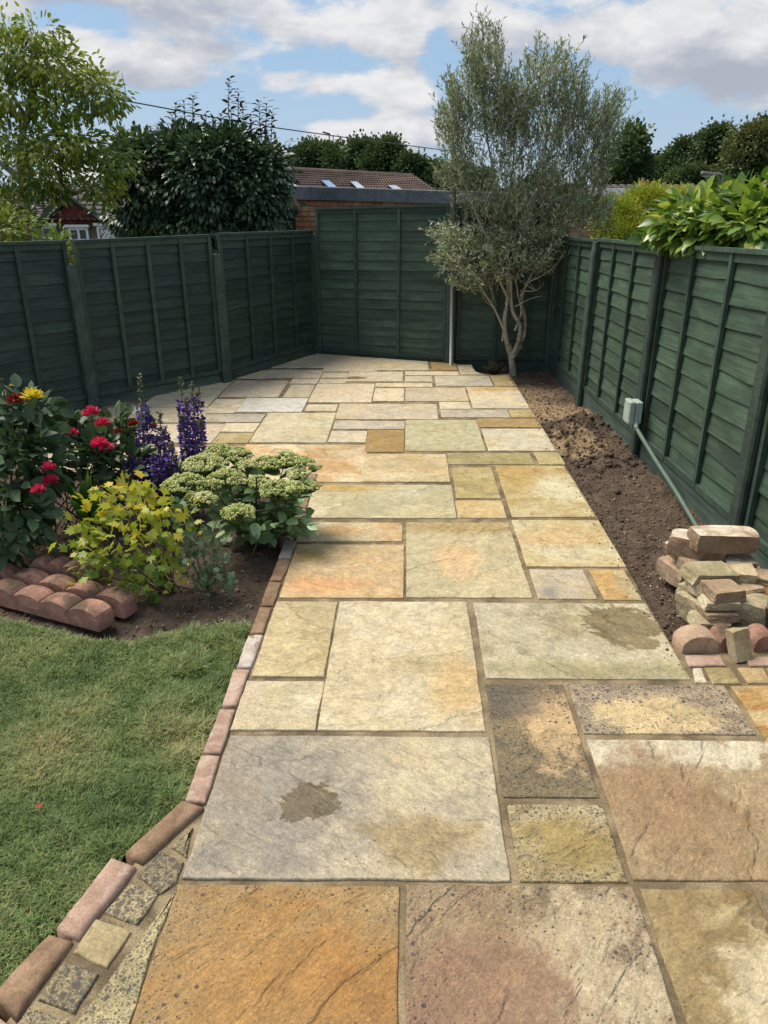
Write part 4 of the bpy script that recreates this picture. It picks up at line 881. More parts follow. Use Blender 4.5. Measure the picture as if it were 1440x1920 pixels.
def leaves(parent, shape, pos, dirs, size, mat, tint, up=None, roll=.5, indiv=0, name='foliage', leafname='leaf'):
    """many leaves; the nearest 'indiv' become objects of their own, the others one mesh"""
    pos = np.asarray(pos, float); dirs = np.asarray(dirs, float); N_ = len(pos); size = np.broadcast_to(size, (N_,)); M_ = frames(dirs, up, roll)
    SV, SF = shape; idx = np.argsort(np.linalg.norm(pos-np.array([0, 0, HC]), axis=1)); ind = idx[:indiv]; rest = idx[indiv:]
    if indiv:
        var = []
        for t_ in np.linspace(.05, .95, 6):
            me_ = fast_mesh(leafname, SV, SF, True, tint=np.full(len(SV), t_)); me_.materials.append(mat); var.append(me_)
        o_ = org(parent)
        for i in ind:
            o = bpy.data.objects.new(leafname, var[int(np.clip(round(float(tint[i])*5.5-.25), 0, 5))]); link(o, parent)
            m4 = Matrix.Identity(4)
            for r in range(3):
                for c_ in range(3): m4[r][c_] = M_[i][r][c_]*size[i]
                m4[r][3] = pos[i][r]-o_[r]
            o.matrix_basis = m4
    if len(rest):
        V = np.einsum('nij,kj->nki', M_[rest], SV)*size[rest][:, None, None]+pos[rest][:, None, :]
        F = (SF[None]+np.arange(len(rest))[:, None, None]*len(SV)).reshape(-1, 3)
        o = mobj(name, V.reshape(-1, 3), F, mat, parent, smooth=True, tint=np.repeat(np.asarray(tint)[rest], len(SV))); o['kind'] = 'stuff'; return o
def clumps(blobs, nclump, per, rad, surf=.6):
    """blobs: (centre, radii, weight). Returns leaf positions, outward directions and a per-clump random"""
    wts = np.array([b[2] for b in blobs], float); wts /= wts.sum(); pos = []; out = []; cr = []
    for bi, k in zip(range(len(blobs)), rng.multinomial(nclump, wts)):
        c, r, _ = blobs[bi]; u = rng.normal(size=(k, 3)); u /= np.linalg.norm(u, axis=1, keepdims=True); t_ = surf+(1-surf)*rng.random(k)**.7 if surf < 1 else np.ones(k)
        t_ = np.where(rng.random(k) < .25, rng.random(k)**.5, t_); cc = np.array(c)+u*np.array(r)*t_[:, None]
        for j in range(k):
            q = rng.normal(0, 1, (per, 3))*rad; pos.append(cc[j]+q); out.append(u[j]+q/rad*.45); cr.append(np.full(per, rng.random()))
    return np.concatenate(pos), np.concatenate(out), np.concatenate(cr)
def branches(parent, polys, mat, name='branch', seg=7, joined=False):
    if joined:
        m = MB()
        for pts, r0, r1 in polys: sp_ = smooth_path(pts, 3); m.tube(sp_, list(np.linspace(r0, r1, len(sp_))), seg, False)
        return m.obj(name, mat, parent, True)
    for pts, r0, r1 in polys:
        sp_ = smooth_path(pts, 4); rr = [r0+(r1-r0)*i/(len(sp_)-1) for i in range(len(sp_))]; mobj(name, *tube(sp_, rr, seg, False), mat, parent, True)

# ------------------------------------------------------------------ olive tree
YO = 8.45; ot = thing('olive_tree', 'silvery olive tree with pale twisted stems growing in the corner bed', 'tree', (*P(962, 705, -.1)[:2], -.12))
YO = float(org(ot)[1])
def O(x, y, dy=0): return W(x, y, YO+dy)
mobj('trunk', *tube(smooth_path([O(964, 712), O(962, 700), O(960, 680), O(957, 660), O(952, 645)], 3), [.055, .046, .042, .042, .040, .038, .037, .036, .036, .036, .034, .032, .03][:13], 12), M_BARK, ot, True)
limbs = [([O(958, 668), O(950, 640), O(946, 600), O(952, 560), O(953, 520, .05), O(948, 470, .05), O(940, 420, .1), O(930, 340, .1), O(912, 250, .1), O(905, 130, .05), O(905, 40)], .030, .004),
         ([O(962, 665, -.02), O(972, 640, -.04), O(975, 610, -.05), O(962, 585, -.05), O(958, 550, -.05), O(962, 500, -.1), O(985, 430, -.1), O(1010, 350, -.05), O(1025, 260), O(1020, 160), O(1020, 90)], .028, .004),
         ([O(960, 672, -.03), O(980, 640, .03), O(985, 600, .05), O(978, 560, 0), O(1000, 510, 0), O(1030, 470, .05), O(1060, 420, .1), O(1080, 330, .1), O(1085, 220, .1), O(1072, 120, .1)], .024, .004),
         ([O(952, 645, .02), O(942, 612, 0), O(925, 575, -.05), O(905, 545, -.1), O(880, 500, -.15), O(860, 460, -.2), O(840, 440, -.2)], .016, .004),
         ([O(953, 560, -.05), O(935, 520, -.1), O(925, 470, -.15), O(900, 420, -.2), O(870, 340, -.1), O(850, 260, -.1), O(845, 180, 0)], .016, .004),
         ([O(976, 555, -.04), O(990, 530, -.12), O(1010, 520, -.2), O(1040, 500, -.25), O(1060, 470, -.3)], .011, .003),
         ([O(1010, 500, .05), O(1050, 440, .15), O(1100, 380, .2), O(1130, 300, .2), O(1145, 210, .2), O(1150, 190, .2)], .014, .004),
         ([O(946, 600, .03), O(942, 640, .0)], .012, .01), ([O(965, 620, -.06), O(978, 585, -.06), O(970, 545, 0), O(965, 480, 0), O(990, 400, .1)], .016, .006),
         ([O(940, 420, .1), O(960, 330, .15), O(965, 230, .15), O(960, 180, .1)], .012, .004), ([O(975, 545, -.1), O(1005, 545, -.15), O(1020, 530, -.16)], .007, .002), ([O(965, 575, -.1), O(995, 560, -.15), O(1015, 555, -.16)], .006, .002)]
branches(ot, limbs, M_BARK, 'limb', 8)
# crown: upright leafy shoots
OB = [((905, 110), 45, 80, 1.0), ((890, 210), 55, 80, 1.2), ((850, 235), 38, 55, .7), ((855, 170), 22, 35, .15), ((930, 180), 50, 80, .8), ((968, 205), 42, 62, .8), ((960, 250), 50, 70, .8), ((1015, 150), 50, 70, 1.0), ((1060, 160), 42, 70, .8), ((1085, 210), 40, 60, .7), ((1030, 240), 60, 70, 1.0),
      ((1130, 235), 42, 60, .8), ((1110, 300), 50, 70, 1.0), ((1040, 330), 70, 60, 1.2), ((960, 340), 60, 60, 1.0), ((870, 300), 50, 40, .6), ((900, 380), 60, 40, .7), ((990, 400), 80, 45, 1.2), ((1080, 390), 60, 45, .9),
      ((880, 440), 70, 34, 1.0), ((950, 460), 70, 34, 1.0), ((1030, 450), 60, 34, .9), ((860, 480), 52, 34, .8), ((920, 510), 55, 26, .6), ((880, 525), 40, 22, .45), ((1000, 490), 45, 22, .5), ((835, 440), 28, 24, .3), ((1130, 400), 26, 34, .3), ((850, 335), 36, 30, .3), ((1150, 200), 20, 40, .2)]
wts = np.array([b[3] for b in OB]); cnt = rng.multinomial(2900, wts/wts.sum()); tw = MB(); LP, LD, LU, LT = [], [], [], []
axis = np.array([org(ot)[0]-.05, YO]); py_t = lambda c: c[1] < 320
for (c, rx, ry, _), k in zip(OB, cnt):
    for _i in range(k):
        u = rng.normal(size=3); u /= np.linalg.norm(u); t_ = rng.random()**.4
        kk_ = .93 if py_t(c) else 1.0; px = c[0]+u[0]*rx*t_*kk_; py = c[1]+u[1]*ry*t_; dy = u[2]*t_*(.22+.35*rx/60*.6)
        if py > 470: dy -= .15
        p = np.array(O(px, py, dy)); outw = np.array([p[0]-axis[0], (p[1]-axis[1]), 0]); low = py > 420
        dr = np.array([outw[0]*.35, outw[1]*.35, 1.0 if not low else .35])+rng.normal(0, .28 if not low else .5, 3)
        if low: dr += np.array([outw[0]*.5, -.2, 0])
        dr /= np.linalg.norm(dr); L = rng.uniform(.12, .26)*(1 if py > 60 else .7)*(1.5 if (rng.random() < .22 and py < 300) else 1); m_ = int(L/.0155); bend = rng.normal(0, .12, 3)
        q0 = p-dr*L*.5; tip = q0+dr*L+bend*L; pts = [q0, q0+dr*L*.5+bend*L*.25, tip]; tw.tube(pts, [.0026, .002, .0012], 3, False)
        a0 = np.cross(dr, rng.normal(size=3)); a0 /= np.linalg.norm(a0); b0 = np.cross(dr, a0); base_t = np.clip(.34+.22*rng.normal()+(.10 if low else -.05), 0, 1)
        for j in range(m_):
            f = (j+1)/m_; q = q0+dr*L*f+bend*L*f*f*.9; th = j*1.571+rng.normal(0, .3); sd_ = a0*math.cos(th)+b0*math.sin(th)
            LP.append(q); LD.append(dr*.95+sd_*.8+rng.normal(0, .15, 3)); LT.append(np.clip(base_t+rng.normal(0, .2), 0, 1))
o = tw.obj('twigs', M_TWIG, ot, True); o['kind'] = 'stuff'
LT = np.array(LT); LPa = np.array(LP)
leaves(ot, leaf_shape(.24, .02, .08, 'thin'), LPa, LD, rng.uniform(.038, .068, len(LP)), M_OLIVE, LT, roll=1.0)
# connecting finer branches
fb = []
for i, (c, rx, ry, wt) in enumerate(OB):
    src = min((p for pts, r0, r1 in limbs for p in pts[1:]), key=lambda p: np.linalg.norm(np.array(p)-np.array(O(c[0], c[1]+ry*.6+35))))
    for k in range(3):
        e = np.array(O(c[0]+rng.normal(0, rx*.5), c[1]+rng.normal(0, ry*.4), rng.normal(0, .15))); s_ = np.array(src); mm = (s_+e)/2+rng.normal(0, .04, 3)-np.array([0, 0, .04]); fb.append(([s_, mm, e], .006, .002))
branches(ot, fb, M_BARK, 'fine_branches', 5, True)['kind'] = 'stuff'
bl = O(963, 509, -.22); hb = thing('hanging_ball', 'round rusty brown ball hanging among the olive branches', 'ornament', bl)
V = ico*.043; bm = bmesh.new(); bmesh.ops.create_icosphere(bm, subdivisions=3, radius=.043); me_ = bpy.data.meshes.new('ball'); bm.to_mesh(me_); bm.free(); me_.materials.append(M_BALL); o = bpy.data.objects.new('ball', me_); link(o, hb)
mobj('string', *tube([np.array(bl)+np.array([0, 0, .04]), np.array(bl)+np.array([0, .02, .26])], .0022, 5), M_DKM, hb)

# pole
pb_ = np.array(W(846, 684, 8.66)); pb_[2] = 0; pt = W(852, 296, 8.66); pole = thing('washing_line_pole', 'slim grey metal pole standing against far fence left of olive tree', 'pole', (pb_[0], pb_[1], -.05))
mobj('pole_tube', *tube([(pb_[0], pb_[1], -.05), (pt[0], pt[1], pt[2])], .024, 14), M_METAL, pole, True)
mobj('pole_cap', *tube([(pt[0], pt[1], pt[2]), (pt[0], pt[1], pt[2]+.03)], [.028, .02], 12), M_DKM, pole)
mobj('line_hook', *tube([(pt[0]-.05, pt[1], pt[2]-.04), (pt[0]-.01, pt[1]-.03, pt[2]-.05), (pt[0]+.05, pt[1], pt[2]-.04)], .006, 6), M_DKM, pole)

# ------------------------------------------------------------------ flower bed
def stems(parent, segs, mat, name='stems', r=.003):
    m = MB()
    for a, b in segs: a = np.array(a); b = np.array(b); mid_ = (a+b)/2+rng.normal(0, .012, 3); m.tube([a, mid_, b], [r, r*.9, r*.6], 5, False)
    o = m.obj(name, mat, parent, True); o['kind'] = 'stuff'; return o
# sedum
sd_base = np.array(P(478, 1018, -.05)); sed = thing('sedum', 'large sedum with flat pale green flower heads and fleshy leaves spilling over path edge', 'plant', sd_base)
HEADS = [(383, 856, .46, 40), (425, 884, .43, 34), (345, 893, .42, 40), (374, 925, .36, 30), (446, 950, .31, 32), (440, 842, .46, 32), (535, 850, .44, 28), (500, 858, .42, 30), (520, 905, .36, 36), (560, 880, .38, 22), (482, 895, .36, 24), (572, 902, .33, 24), (590, 872, .36, 10), (588, 905, .32, 12), (545, 905, .36, 26), (462, 865, .42, 22), (565, 858, .42, 24), (410, 835, .48, 26), (300+100, 905, .38, 14)]
st_ = []
for i, (x, y, z, r) in enumerate(HEADS):
    c = np.array(P(x, y+4, z)); k = (HC-z)/(ST+(y-960)/FPX*CT)/FPX; rad = r*k; n_b = int(120+rad*rad*150000)
    sub = max(8, int(rad*rad/.00022)); SC = []
    for _ in range(sub*3): a = rng.uniform(0, 2*np.pi); q = math.sqrt(rng.random())*rad; SC.append((q*math.cos(a), q*math.sin(a), -.42*rad*(q/rad)**2+.15*rad*rng.random()))
    SC = np.array(SC); pk = SC[rng.integers(0, len(SC), n_b)]; u = rng.normal(size=(n_b, 3)); u[:, 2] = np.abs(u[:, 2]); u /= np.linalg.norm(u, axis=1, keepdims=True)
    pp = c+pk+u*.0115; sz_ = rng.uniform(.0030, .0052, n_b); V = ico[None]*sz_[:, None, None]+pp[:, None, :]; F = (icf[None]+np.arange(n_b)[:, None, None]*12).reshape(-1, 3)
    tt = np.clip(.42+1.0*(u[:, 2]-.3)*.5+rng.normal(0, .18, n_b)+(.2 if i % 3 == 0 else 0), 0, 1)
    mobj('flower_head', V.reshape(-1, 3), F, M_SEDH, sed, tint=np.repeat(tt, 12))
    root_ = sd_base+np.array([rng.normal(0, .06), rng.normal(0, .06)+.05, 0]); st_.append((root_, c-np.array([0, 0, rad*.35])))
    for q in SC[::4]: st_.append((c-np.array([0, 0, rad*.9]), c+q))
stems(sed, st_, M_STEM, r=.0045)
pos, dr, tn = [], [], []
for (a, b) in [s for s in st_ if np.linalg.norm(np.array(s[0])-np.array(s[1])) > .15]:
    a = np.array(a); b = np.array(b)
    for j in range(17):
        f = .15+.8*j/16; th = j*2.4+rng.normal(0, .3); q = a+(b-a)*f; pos.append(q); dr.append((math.cos(th), math.sin(th), .35+.25*rng.normal())); tn.append(rng.random())
for _ in range(110): th = rng.uniform(-2.9, .9); rr = rng.uniform(.05, .26); q = sd_base+np.array([rr*math.cos(th)*.9+.02, rr*math.sin(th)*.55+.08, rng.uniform(.03, .26)]); pos.append(q); dr.append((math.cos(th), math.sin(th)*1.2, .15+.4*rng.normal())); tn.append(rng.random())
for _ in range(90): q = np.array(P(rng.uniform(432, 572), rng.uniform(955, 1028), rng.uniform(.03, .2))); q[1] = max(q[1]*.5+sd_base[1]*.5-.02, q[1]-.2); u = q-sd_base; pos.append(q); dr.append((u[0]*2.5+rng.normal(0, .35), -.75+rng.normal(0, .3), .12+.35*rng.normal())); tn.append(.4+.6*rng.random())
leaves(sed, leaf_shape(.62, .05, .12, 'fine'), pos, dr, rng.uniform(.065, .10, len(pos)), M_SEDL, np.array(tn), roll=.45, indiv=290)
hoop = thing('plant_support', 'thin dark wire plant support standing in the sedum', 'plant support', P(478, 1030, -.05))
q1 = np.array(W(481, 895, 3.45)); q0 = np.array(P(480, 1030, -.05)); mobj('stake', *tube([q0, q1], .004, 6), M_DKM, hoop); 
q3 = np.array(W(396, 900, 3.85)); q4 = np.array(W(470, 848, 3.9)); mobj('stake', *tube([np.array(W(455, 985, 3.8)), q4], .004, 6), M_DKM, hoop); mobj('hoop_wire', *tube(smooth_path([np.array(W(420, 965, 3.5)), np.array(W(480, 958, 3.42)), np.array(W(520, 950, 3.5)), np.array(W(500, 930, 3.8))], 4), .003, 6), M_DKM, hoop)
lbp = P(472, 1050, -.05); pl_ = MB().box((lbp[0], lbp[1], .0), (.036, .004, .05), .2).obj('plant_label', M_BOXP); pl_.rotation_euler = (-.15, 0, 0); pl_.location = (0, 0, 0); tag(pl_, 'small blank pale grey plant label stuck in soil below sedum', 'label')
ORG[pl_.name] = np.zeros(3)

# yellow-green bleeding heart
yb = np.array(P(318, 1108, -.05)); ye = thing('bleeding_heart', 'bushy yellow green plant with lobed leaves and arching reddish stems', 'plant', yb)
tips = []
for (x, y, z) in ((245, 925, .46), (215, 950, .40), (275, 940, .42), (180, 985, .33), (235, 975, .36), (300, 955, .38), (320, 975, .34), (200, 1010, .27), (260, 1010, .30), (310, 1015, .26), (170, 1040, .18), (215, 1050, .17), (270, 1050, .18), (330, 1045, .18), (180, 1075, .08), (230, 1085, .08), (290, 1080, .10), (335, 1000, .25), (340, 960, .30), (160, 1000, .28), (250, 1090, .03), (300, 1095, .04), (228, 920, .45), (262, 965, .42)):
    tips.append(np.array(P(x, y, z)))
stems(ye, [(yb+np.array([rng.normal(0, .03), .03*rng.normal(), 0]), t) for t in tips], M_STEMP, r=.0042)
pos, dr, tn = [], [], []
for t_ in tips:
    ww = np.clip((t_[2]-.05)/.4, 0, 1)
    for _ in range(19):
        q = t_+rng.normal(0, 1, 3)*np.array([.055, .05, .04]); u = q-yb; u[2] = .15+.3*rng.normal(); pos.append(q); dr.append(u/np.linalg.norm(u)+rng.normal(0, .35, 3)); tn.append(np.clip(.18+.5*ww+rng.normal(0, .17), 0, 1))
leaves(ye, leaf_shape(kind='lobed', droop=.15), pos, dr, rng.uniform(.035, .072, len(pos)), M_YEL, np.array(tn), roll=.5, indiv=280)
mobj('arching_stem', *tube(smooth_path([P(405, 1112, -.04), P(330, 1098, .02), W(270, 1062, 3.15), W(190, 1015, 3.2)], 5), .0055, 6), M_STEMP, ye, True)
# small grey-green plant right of it
gb = np.array(P(392, 1112, -.05)); gp = thing('aquilegia_plant', 'small grey green plant with divided leaves right of yellow bleeding heart', 'plant', gb)
tips = [np.array(P(x, y, z)) for (x, y, z) in ((380, 1030, .22), (400, 1020, .22), (360, 1055, .14), (410, 1050, .14), (385, 1065, .12), (425, 1090, .04), (370, 1090, .05), (395, 1085, .06), (350, 1030, .2), (345, 985, .3), (352, 960, .33), (372, 1005, .26), (410, 1070, .1))]
stems(gp, [(gb, t) for t in tips], M_STEM, r=.003)
pos, dr, tn = [], [], []
for t_ in tips:
    for _ in range(16): q = t_+rng.normal(0, 1, 3)*.032; u = q-gb; u[2] = .2+.3*rng.normal(); pos.append(q); dr.append(u/np.linalg.norm(u)+rng.normal(0, .4, 3)); tn.append(rng.random())
leaves(gp, leaf_shape(kind='lobed', droop=.1), pos, dr, rng.uniform(.03, .05, len(pos)), M_SAGE, np.array(tn), roll=.6, indiv=70)
mobj('dry_flower_stem', *tube(smooth_path([P(393, 1120, -.05), W(394, 1060, 3.12), W(396, 1010, 3.15), W(408, 975, 3.15)], 4), .003, 6), M_TWIG, gp)
# lavender tuft
lv = np.array(P(318, 985, -.05)); la = thing('lavender', 'tuft of grey needle foliage between purple spikes and sedum', 'plant', lv)
th = rng.uniform(0, 6.28, 900); el = rng.uniform(.5, 1.5, 900); ln = rng.uniform(.12, .30, 900); dv = np.stack([np.cos(th)*np.cos(el), np.sin(th)*np.cos(el), np.sin(el)], 1)
lp = lv+np.array([0, .12, .06])+rng.normal(0, .05, (900, 3)); leaves(la, leaf_shape(.05, .0, .05, 'thin'), lp+dv*.03, dv, ln, M_LAV, rng.random(900), roll=1)
for k in range(7): a_ = lp[k*9]; e_2 = a_+np.array([rng.normal(0, .05), rng.normal(0, .05)-.02, .33+rng.random()*.1]); stems(la, [(a_, e_2)], M_STEM, 'flower_stem', .0018)
# strap-leaved plant
sb_ = np.array(P(172, 1010, -.05)); sp2 = thing('crocosmia', 'clump of broad sword shaped green leaves behind yellow bleeding heart', 'plant', sb_)
for (x, y, Y, wd_) in ((112, 890, 3.75, .045), (130, 908, 3.6, .05), (150, 890, 3.75, .05), (165, 868, 3.8, .035), (172, 880, 3.8, .03), (190, 920, 3.6, .04), (205, 900, 3.75, .025), (120, 935, 3.5, .045), (140, 960, 3.4, .045), (215, 935, 3.6, .025), (200, 960, 3.5, .04), (180, 900, 3.9, .03)):
    tip = np.array(W(x, y, Y-.22)); V = []; F = []; k = 7; bend = np.array([0, 0, .06]); sdv = np.array([1, .2, 0])
    for i in range(k+1):
        f = i/k; c = sb_+(tip-sb_)*f+bend*math.sin(f*math.pi)*1.2; w_ = wd_*math.sin(min(1, f*1.15+.12)*math.pi)**.7*.5+.001; V += [c-sdv*w_+np.array([0, 0, w_*.4]), c, c+sdv*w_+np.array([0, 0, w_*.4])]
    for i in range(k): a = i*3; F += [(a, a+1, a+4, a+3), (a+1, a+2, a+5, a+4)]
    mobj('leaf', V, F, M_STRAP, sp2, True, tint=np.full(len(V), rng.random()))
# purple spikes
def spike_clump(label, base, tops, spread):
    t_ = thing('purple_spike_plant', label, 'flowers', base, 'purple flower spikes in the bed'); b0 = np.array(base)
    for (x, y, Y, fl) in tops:
        top = np.array(W(x, y, Y)); root_ = b0+np.array([(top[0]-b0[0])*.55, rng.normal(0, .03), 0]); L = top-root_
        sp_ = mobj('flower_spike', *tube([root_, root_+L*.5+rng.normal(0, .01, 3), top], [.005, .004, .002], 6, False), M_STEMP, t_, True)
        n_f = 230; f = rng.uniform(.30, fl, n_f); th = rng.uniform(0, 6.28, n_f); rr = .024+.03*(1-f); c = root_+L*f[:, None]; dv = np.stack([np.cos(th), np.sin(th), rng.uniform(-.1, .7, n_f)], 1)
        leaves(sp_, leaf_shape(.75, .1, .2), c+dv*rr[:, None]*.5, dv, rng.uniform(.018, .032, n_f), M_PUR, rng.random(n_f), roll=1, name='florets')
        n_b = 110; f = np.concatenate([rng.uniform(fl-.05, 1.0, 60), rng.uniform(.2, fl, 50)]); th = rng.uniform(0, 6.28, n_b); dv = np.stack([np.cos(th), np.sin(th), rng.uniform(.2, 1.1, n_b)], 1)
        leaves(sp_, leaf_shape(.5, .05, .1), root_+L*f[:, None], dv, rng.uniform(.014, .028, n_b), M_BUDG, rng.random(n_b), roll=1, name='buds')
spike_clump('cluster of purple flower spikes nearest the dahlias', P(290, 985, -.05), [(262, 702, 4.25, .80), (245, 800, 4.1, .86), (300, 775, 4.2, .86), (275, 760, 4.25, .9), (322, 830, 4.05, .92), (260, 860, 3.95, .95), (310, 800, 4.3, .9), (290, 850, 3.9, .95), (240, 850, 4.0, .93)], .1)
spike_clump('pair of tall purple flower spikes standing closest to the patio', P(362, 960, -.05), [(338, 708, 4.35, .84), (360, 718, 4.3, .88), (372, 730, 4.35, .9), (348, 745, 4.2, .93), (376, 790, 4.15, .95), (340, 780, 4.15, .95)], .1)
# dahlias
def bloom(parent, c, r, mat, nP=85):
    u = rng.normal(size=(nP, 3)); u[:, 2] = np.abs(u[:, 2])*.9+.05; u[:, 1] -= .25; u /= np.linalg.norm(u, axis=1, keepdims=True)
    leaves_ = leaf_shape(.42, .09, -.12); V = np.einsum('nij,kj->nki', frames(u, roll=.3), leaves_[0])*(r*.72)+(np.array(c)+u*r*.32)[:, None, :]
    F = (leaves_[1][None]+np.arange(nP)[:, None, None]*len(leaves_[0])).reshape(-1, 3)
    return mobj('bloom', V.reshape(-1, 3), F, mat, parent, tint=np.repeat(rng.random(nP), len(leaves_[0])))
db = np.array(P(150, 985, -.05)); dh = thing('red_dahlia', 'dahlia bush with crimson pompom flowers behind the sword leaved plant', 'flowers', db)
BL = [(172, 777, 4.15, .046), (194, 798, 4.1, .042), (187, 836, 3.9, .044), (110, 808, 4.2, .034), (135, 815, 4.1, .036), (92, 880, 3.75, .036), (95, 905, 3.75, .04), (72, 922, 3.6, .034), (250, 797, 4.3, .032), (222, 812, 4.3, .026), (200, 842, 3.92, .036), (88, 820, 4.1, .028), (290, 800, 4.4, .02)]
for i, (x, y, Y, r) in enumerate(BL): c = W(x, y, Y-.28); bloom(dh, c, r*1.12, M_DRED if i in (8, 9, 12) else M_RED); 
stems(dh, [(db+np.array([rng.normal(0, .12), rng.normal(0, .1), 0]), np.array(W(x, y, Y))) for x, y, Y, r in BL], M_STEMP, r=.005)
bl_ = [(W(120, 850, 4.0), (.20, .20, .18), 1.2), (W(180, 850, 4.0), (.22, .18, .15), 1.2), (W(225, 830, 4.2), (.14, .15, .12), .7), (W(80, 870, 3.85), (.2, .18, .2), 1), (W(165, 890, 4.15), (.22, .12, .10), .6), (W(230, 880, 4.0), (.14, .12, .14), .6), (W(110, 800, 4.2), (.18, .16, .08), .6), (W(200, 800, 4.3), (.16, .14, .07), .6), (W(220, 800, 4.4), (.1, .1, .06), .3), (W(40, 960, 3.8), (.12, .12, .1), .5)]
pos, out_, cr = clumps(bl_, 105, 9, .035, .55); leaves(dh, leaf_shape(.5, .04, .18, 'fine'), pos, out_+np.array([0, 0, .25]), rng.uniform(.055, .10, len(pos)), M_DAHL, np.clip(cr*.6+rng.random(len(pos))*.4, 0, 1), roll=.5, indiv=260)
dl = np.array(P(20, 1040, -.05)); dy_ = thing('yellow_dahlia', 'tall dark leaved dahlia with one yellow flower at the left picture edge', 'flowers', dl)
bloom(dy_, W(61, 747, 3.5), .058, M_YFL, 40); bloom(dy_, W(30, 755, 3.5), .05, M_DRED, 60); bloom(dy_, W(3, 712, 3.8), .012, M_BUDG, 20); bloom(dy_, W(22, 724, 3.75), .014, M_YFL, 20); bloom(dy_, W(55, 920, 3.5), .03, M_DRED, 40)
bl_ = [(W(20, 800, 3.75), (.16, .15, .16), 1.2), (W(50, 850, 3.65), (.16, .14, .16), 1.2), (W(10, 900, 3.5), (.18, .14, .2), 1.3), (W(40, 950, 3.4), (.15, .12, .13), 1), (W(-20, 840, 3.6), (.2, .2, .3), 1.2), (W(10, 1010, 3.3), (.1, .1, .10), .6), (W(30, 760, 3.8), (.14, .1, .05), .5), (W(70, 770, 3.8), (.1, .1, .05), .35), (W(-40, 960, 3.4), (.2, .15, .2), .8)]
pos, out_, cr = clumps(bl_, 100, 8, .035, .5); leaves(dy_, leaf_shape(.55, .04, .2, 'fine'), pos, out_+np.array([0, 0, .1]), rng.uniform(.06, .105, len(pos)), M_DAHL, np.clip(cr*.5+rng.random(len(pos))*.35, 0, 1), roll=.5, indiv=260)
stems(dy_, [(dl+np.array([rng.normal(0, .05), rng.normal(0, .05), 0]), np.array(b[0])) for b in bl_]+[(np.array(bl_[0][0]), np.array(W(61, 747, 3.75))), (np.array(bl_[0][0]), np.array(W(30, 752, 3.8))), (np.array(bl_[0][0]), np.array(W(3, 712, 3.8)))], M_STEMP, r=.006)
# fallen leaves
for (x, y, z, lab, mat_, tt, sz_) in ((70, 1517, .0, 'small curled brown leaf lying on the lawn', M_DRED, .9, .03), (88, 1029, -.04, 'fallen yellow leaf lying on the bed soil', M_YFL, .4, .03), (100, 968, -.04, 'fallen yellow leaf near the sword leaved plant', M_YFL, .1, .025)):
    SV, SF = leaf_shape(.6, .1, .2); p = np.array(P(x, y, z)); o = mobj('fallen_leaf', SV*sz_+p, SF, mat_, tint=np.full(len(SV), tt), origin=p); tag(o, lab, 'leaf')

lit = thing('leaf_litter', 'small dry leaves and petals scattered over the flower bed soil at left', 'leaf litter', P(330, 1130, -.05))
N_ = 130; xs = rng.uniform(-2.1, -.62, N_); ys = rng.uniform(2.72, 3.7, N_)
leaves(lit, leaf_shape(.5, .08, .2), [(x, y, hL(x, y)+.006) for x, y in zip(xs, ys)], np.stack([rng.normal(size=N_), rng.normal(size=N_), rng.normal(0, .12, N_)], 1), rng.uniform(.010, .026, N_), m_leaf('dry_leaf', [lin(120, 92, 62), lin(164, 136, 84), lin(196, 180, 92)], .7, .1), rng.random(N_), roll=.3, indiv=0, name='dry_leaves')
wd2 = thing('dry_weed', 'tiny brown dry weed sprouting beside the cut slab left of the olive trunk', 'weed', (*P(928, 692, -.02)[:2], -.1)); b0 = org(wd2)
th = rng.uniform(0, 6.28, 160); el = rng.uniform(.3, 1.5, 160); dv = np.stack([np.cos(th)*np.cos(el), np.sin(th)*np.cos(el), np.sin(el)], 1); leaves(wd2, leaf_shape(.12, 0, .05, 'thin'), b0+dv*.02, dv, rng.uniform(.08, .2, 160), M_TWIG, rng.random(160), roll=1, name='stalks')
# ------------------------------------------------------------------ shrubs and trees behind the fences
def B(x, y, Y, rx, ry, rz, w_=1.0): s_ = Y/1.09/FPX; return (W(x, y, Y), (rx*s_, rz, ry*s_), w_)
# pale tree at left
YT = 9.6; pt_ = thing('light_green_tree', 'light green tree with pale grey trunk behind the left fence', 'tree', (W(75, 440, YT)[0], YT, -.1))
branches(pt_, [([(*W(70, 460, YT)[:2], -.1), W(70, 440, YT), W(52, 380, YT), W(40, 330, YT), W(38, 280, YT), W(50, 220, YT), W(60, 150, YT), W(75, 90, YT)], .075, .012)], M_BARKP, 'trunk', 10)
branches(pt_, [([W(66, 440, YT), W(85, 400, YT-.1), W(110, 375, YT-.1), W(150, 360, YT-.1), W(200, 340, YT-.1)], .04, .008), ([W(45, 340, YT), W(20, 320, YT), W(-20, 290, YT), W(-60, 250, YT)], .05, .012), ([W(40, 300, YT), W(80, 260, YT+.1), (W(120, 230, YT+.1)), W(170, 170, YT+.1), W(200, 140, YT)], .03, .006),
              ([W(50, 220, YT), W(20, 170, YT-.1), W(5, 100, YT-.1)], .025, .006), ([W(85, 400, YT-.1), W(80, 370, YT-.2), W(95, 330, YT-.2)], .02, .006), ([W(60, 150, YT), W(100, 110, YT), W(130, 95, YT)], .015, .005)], M_BARKP, 'limb', 8)
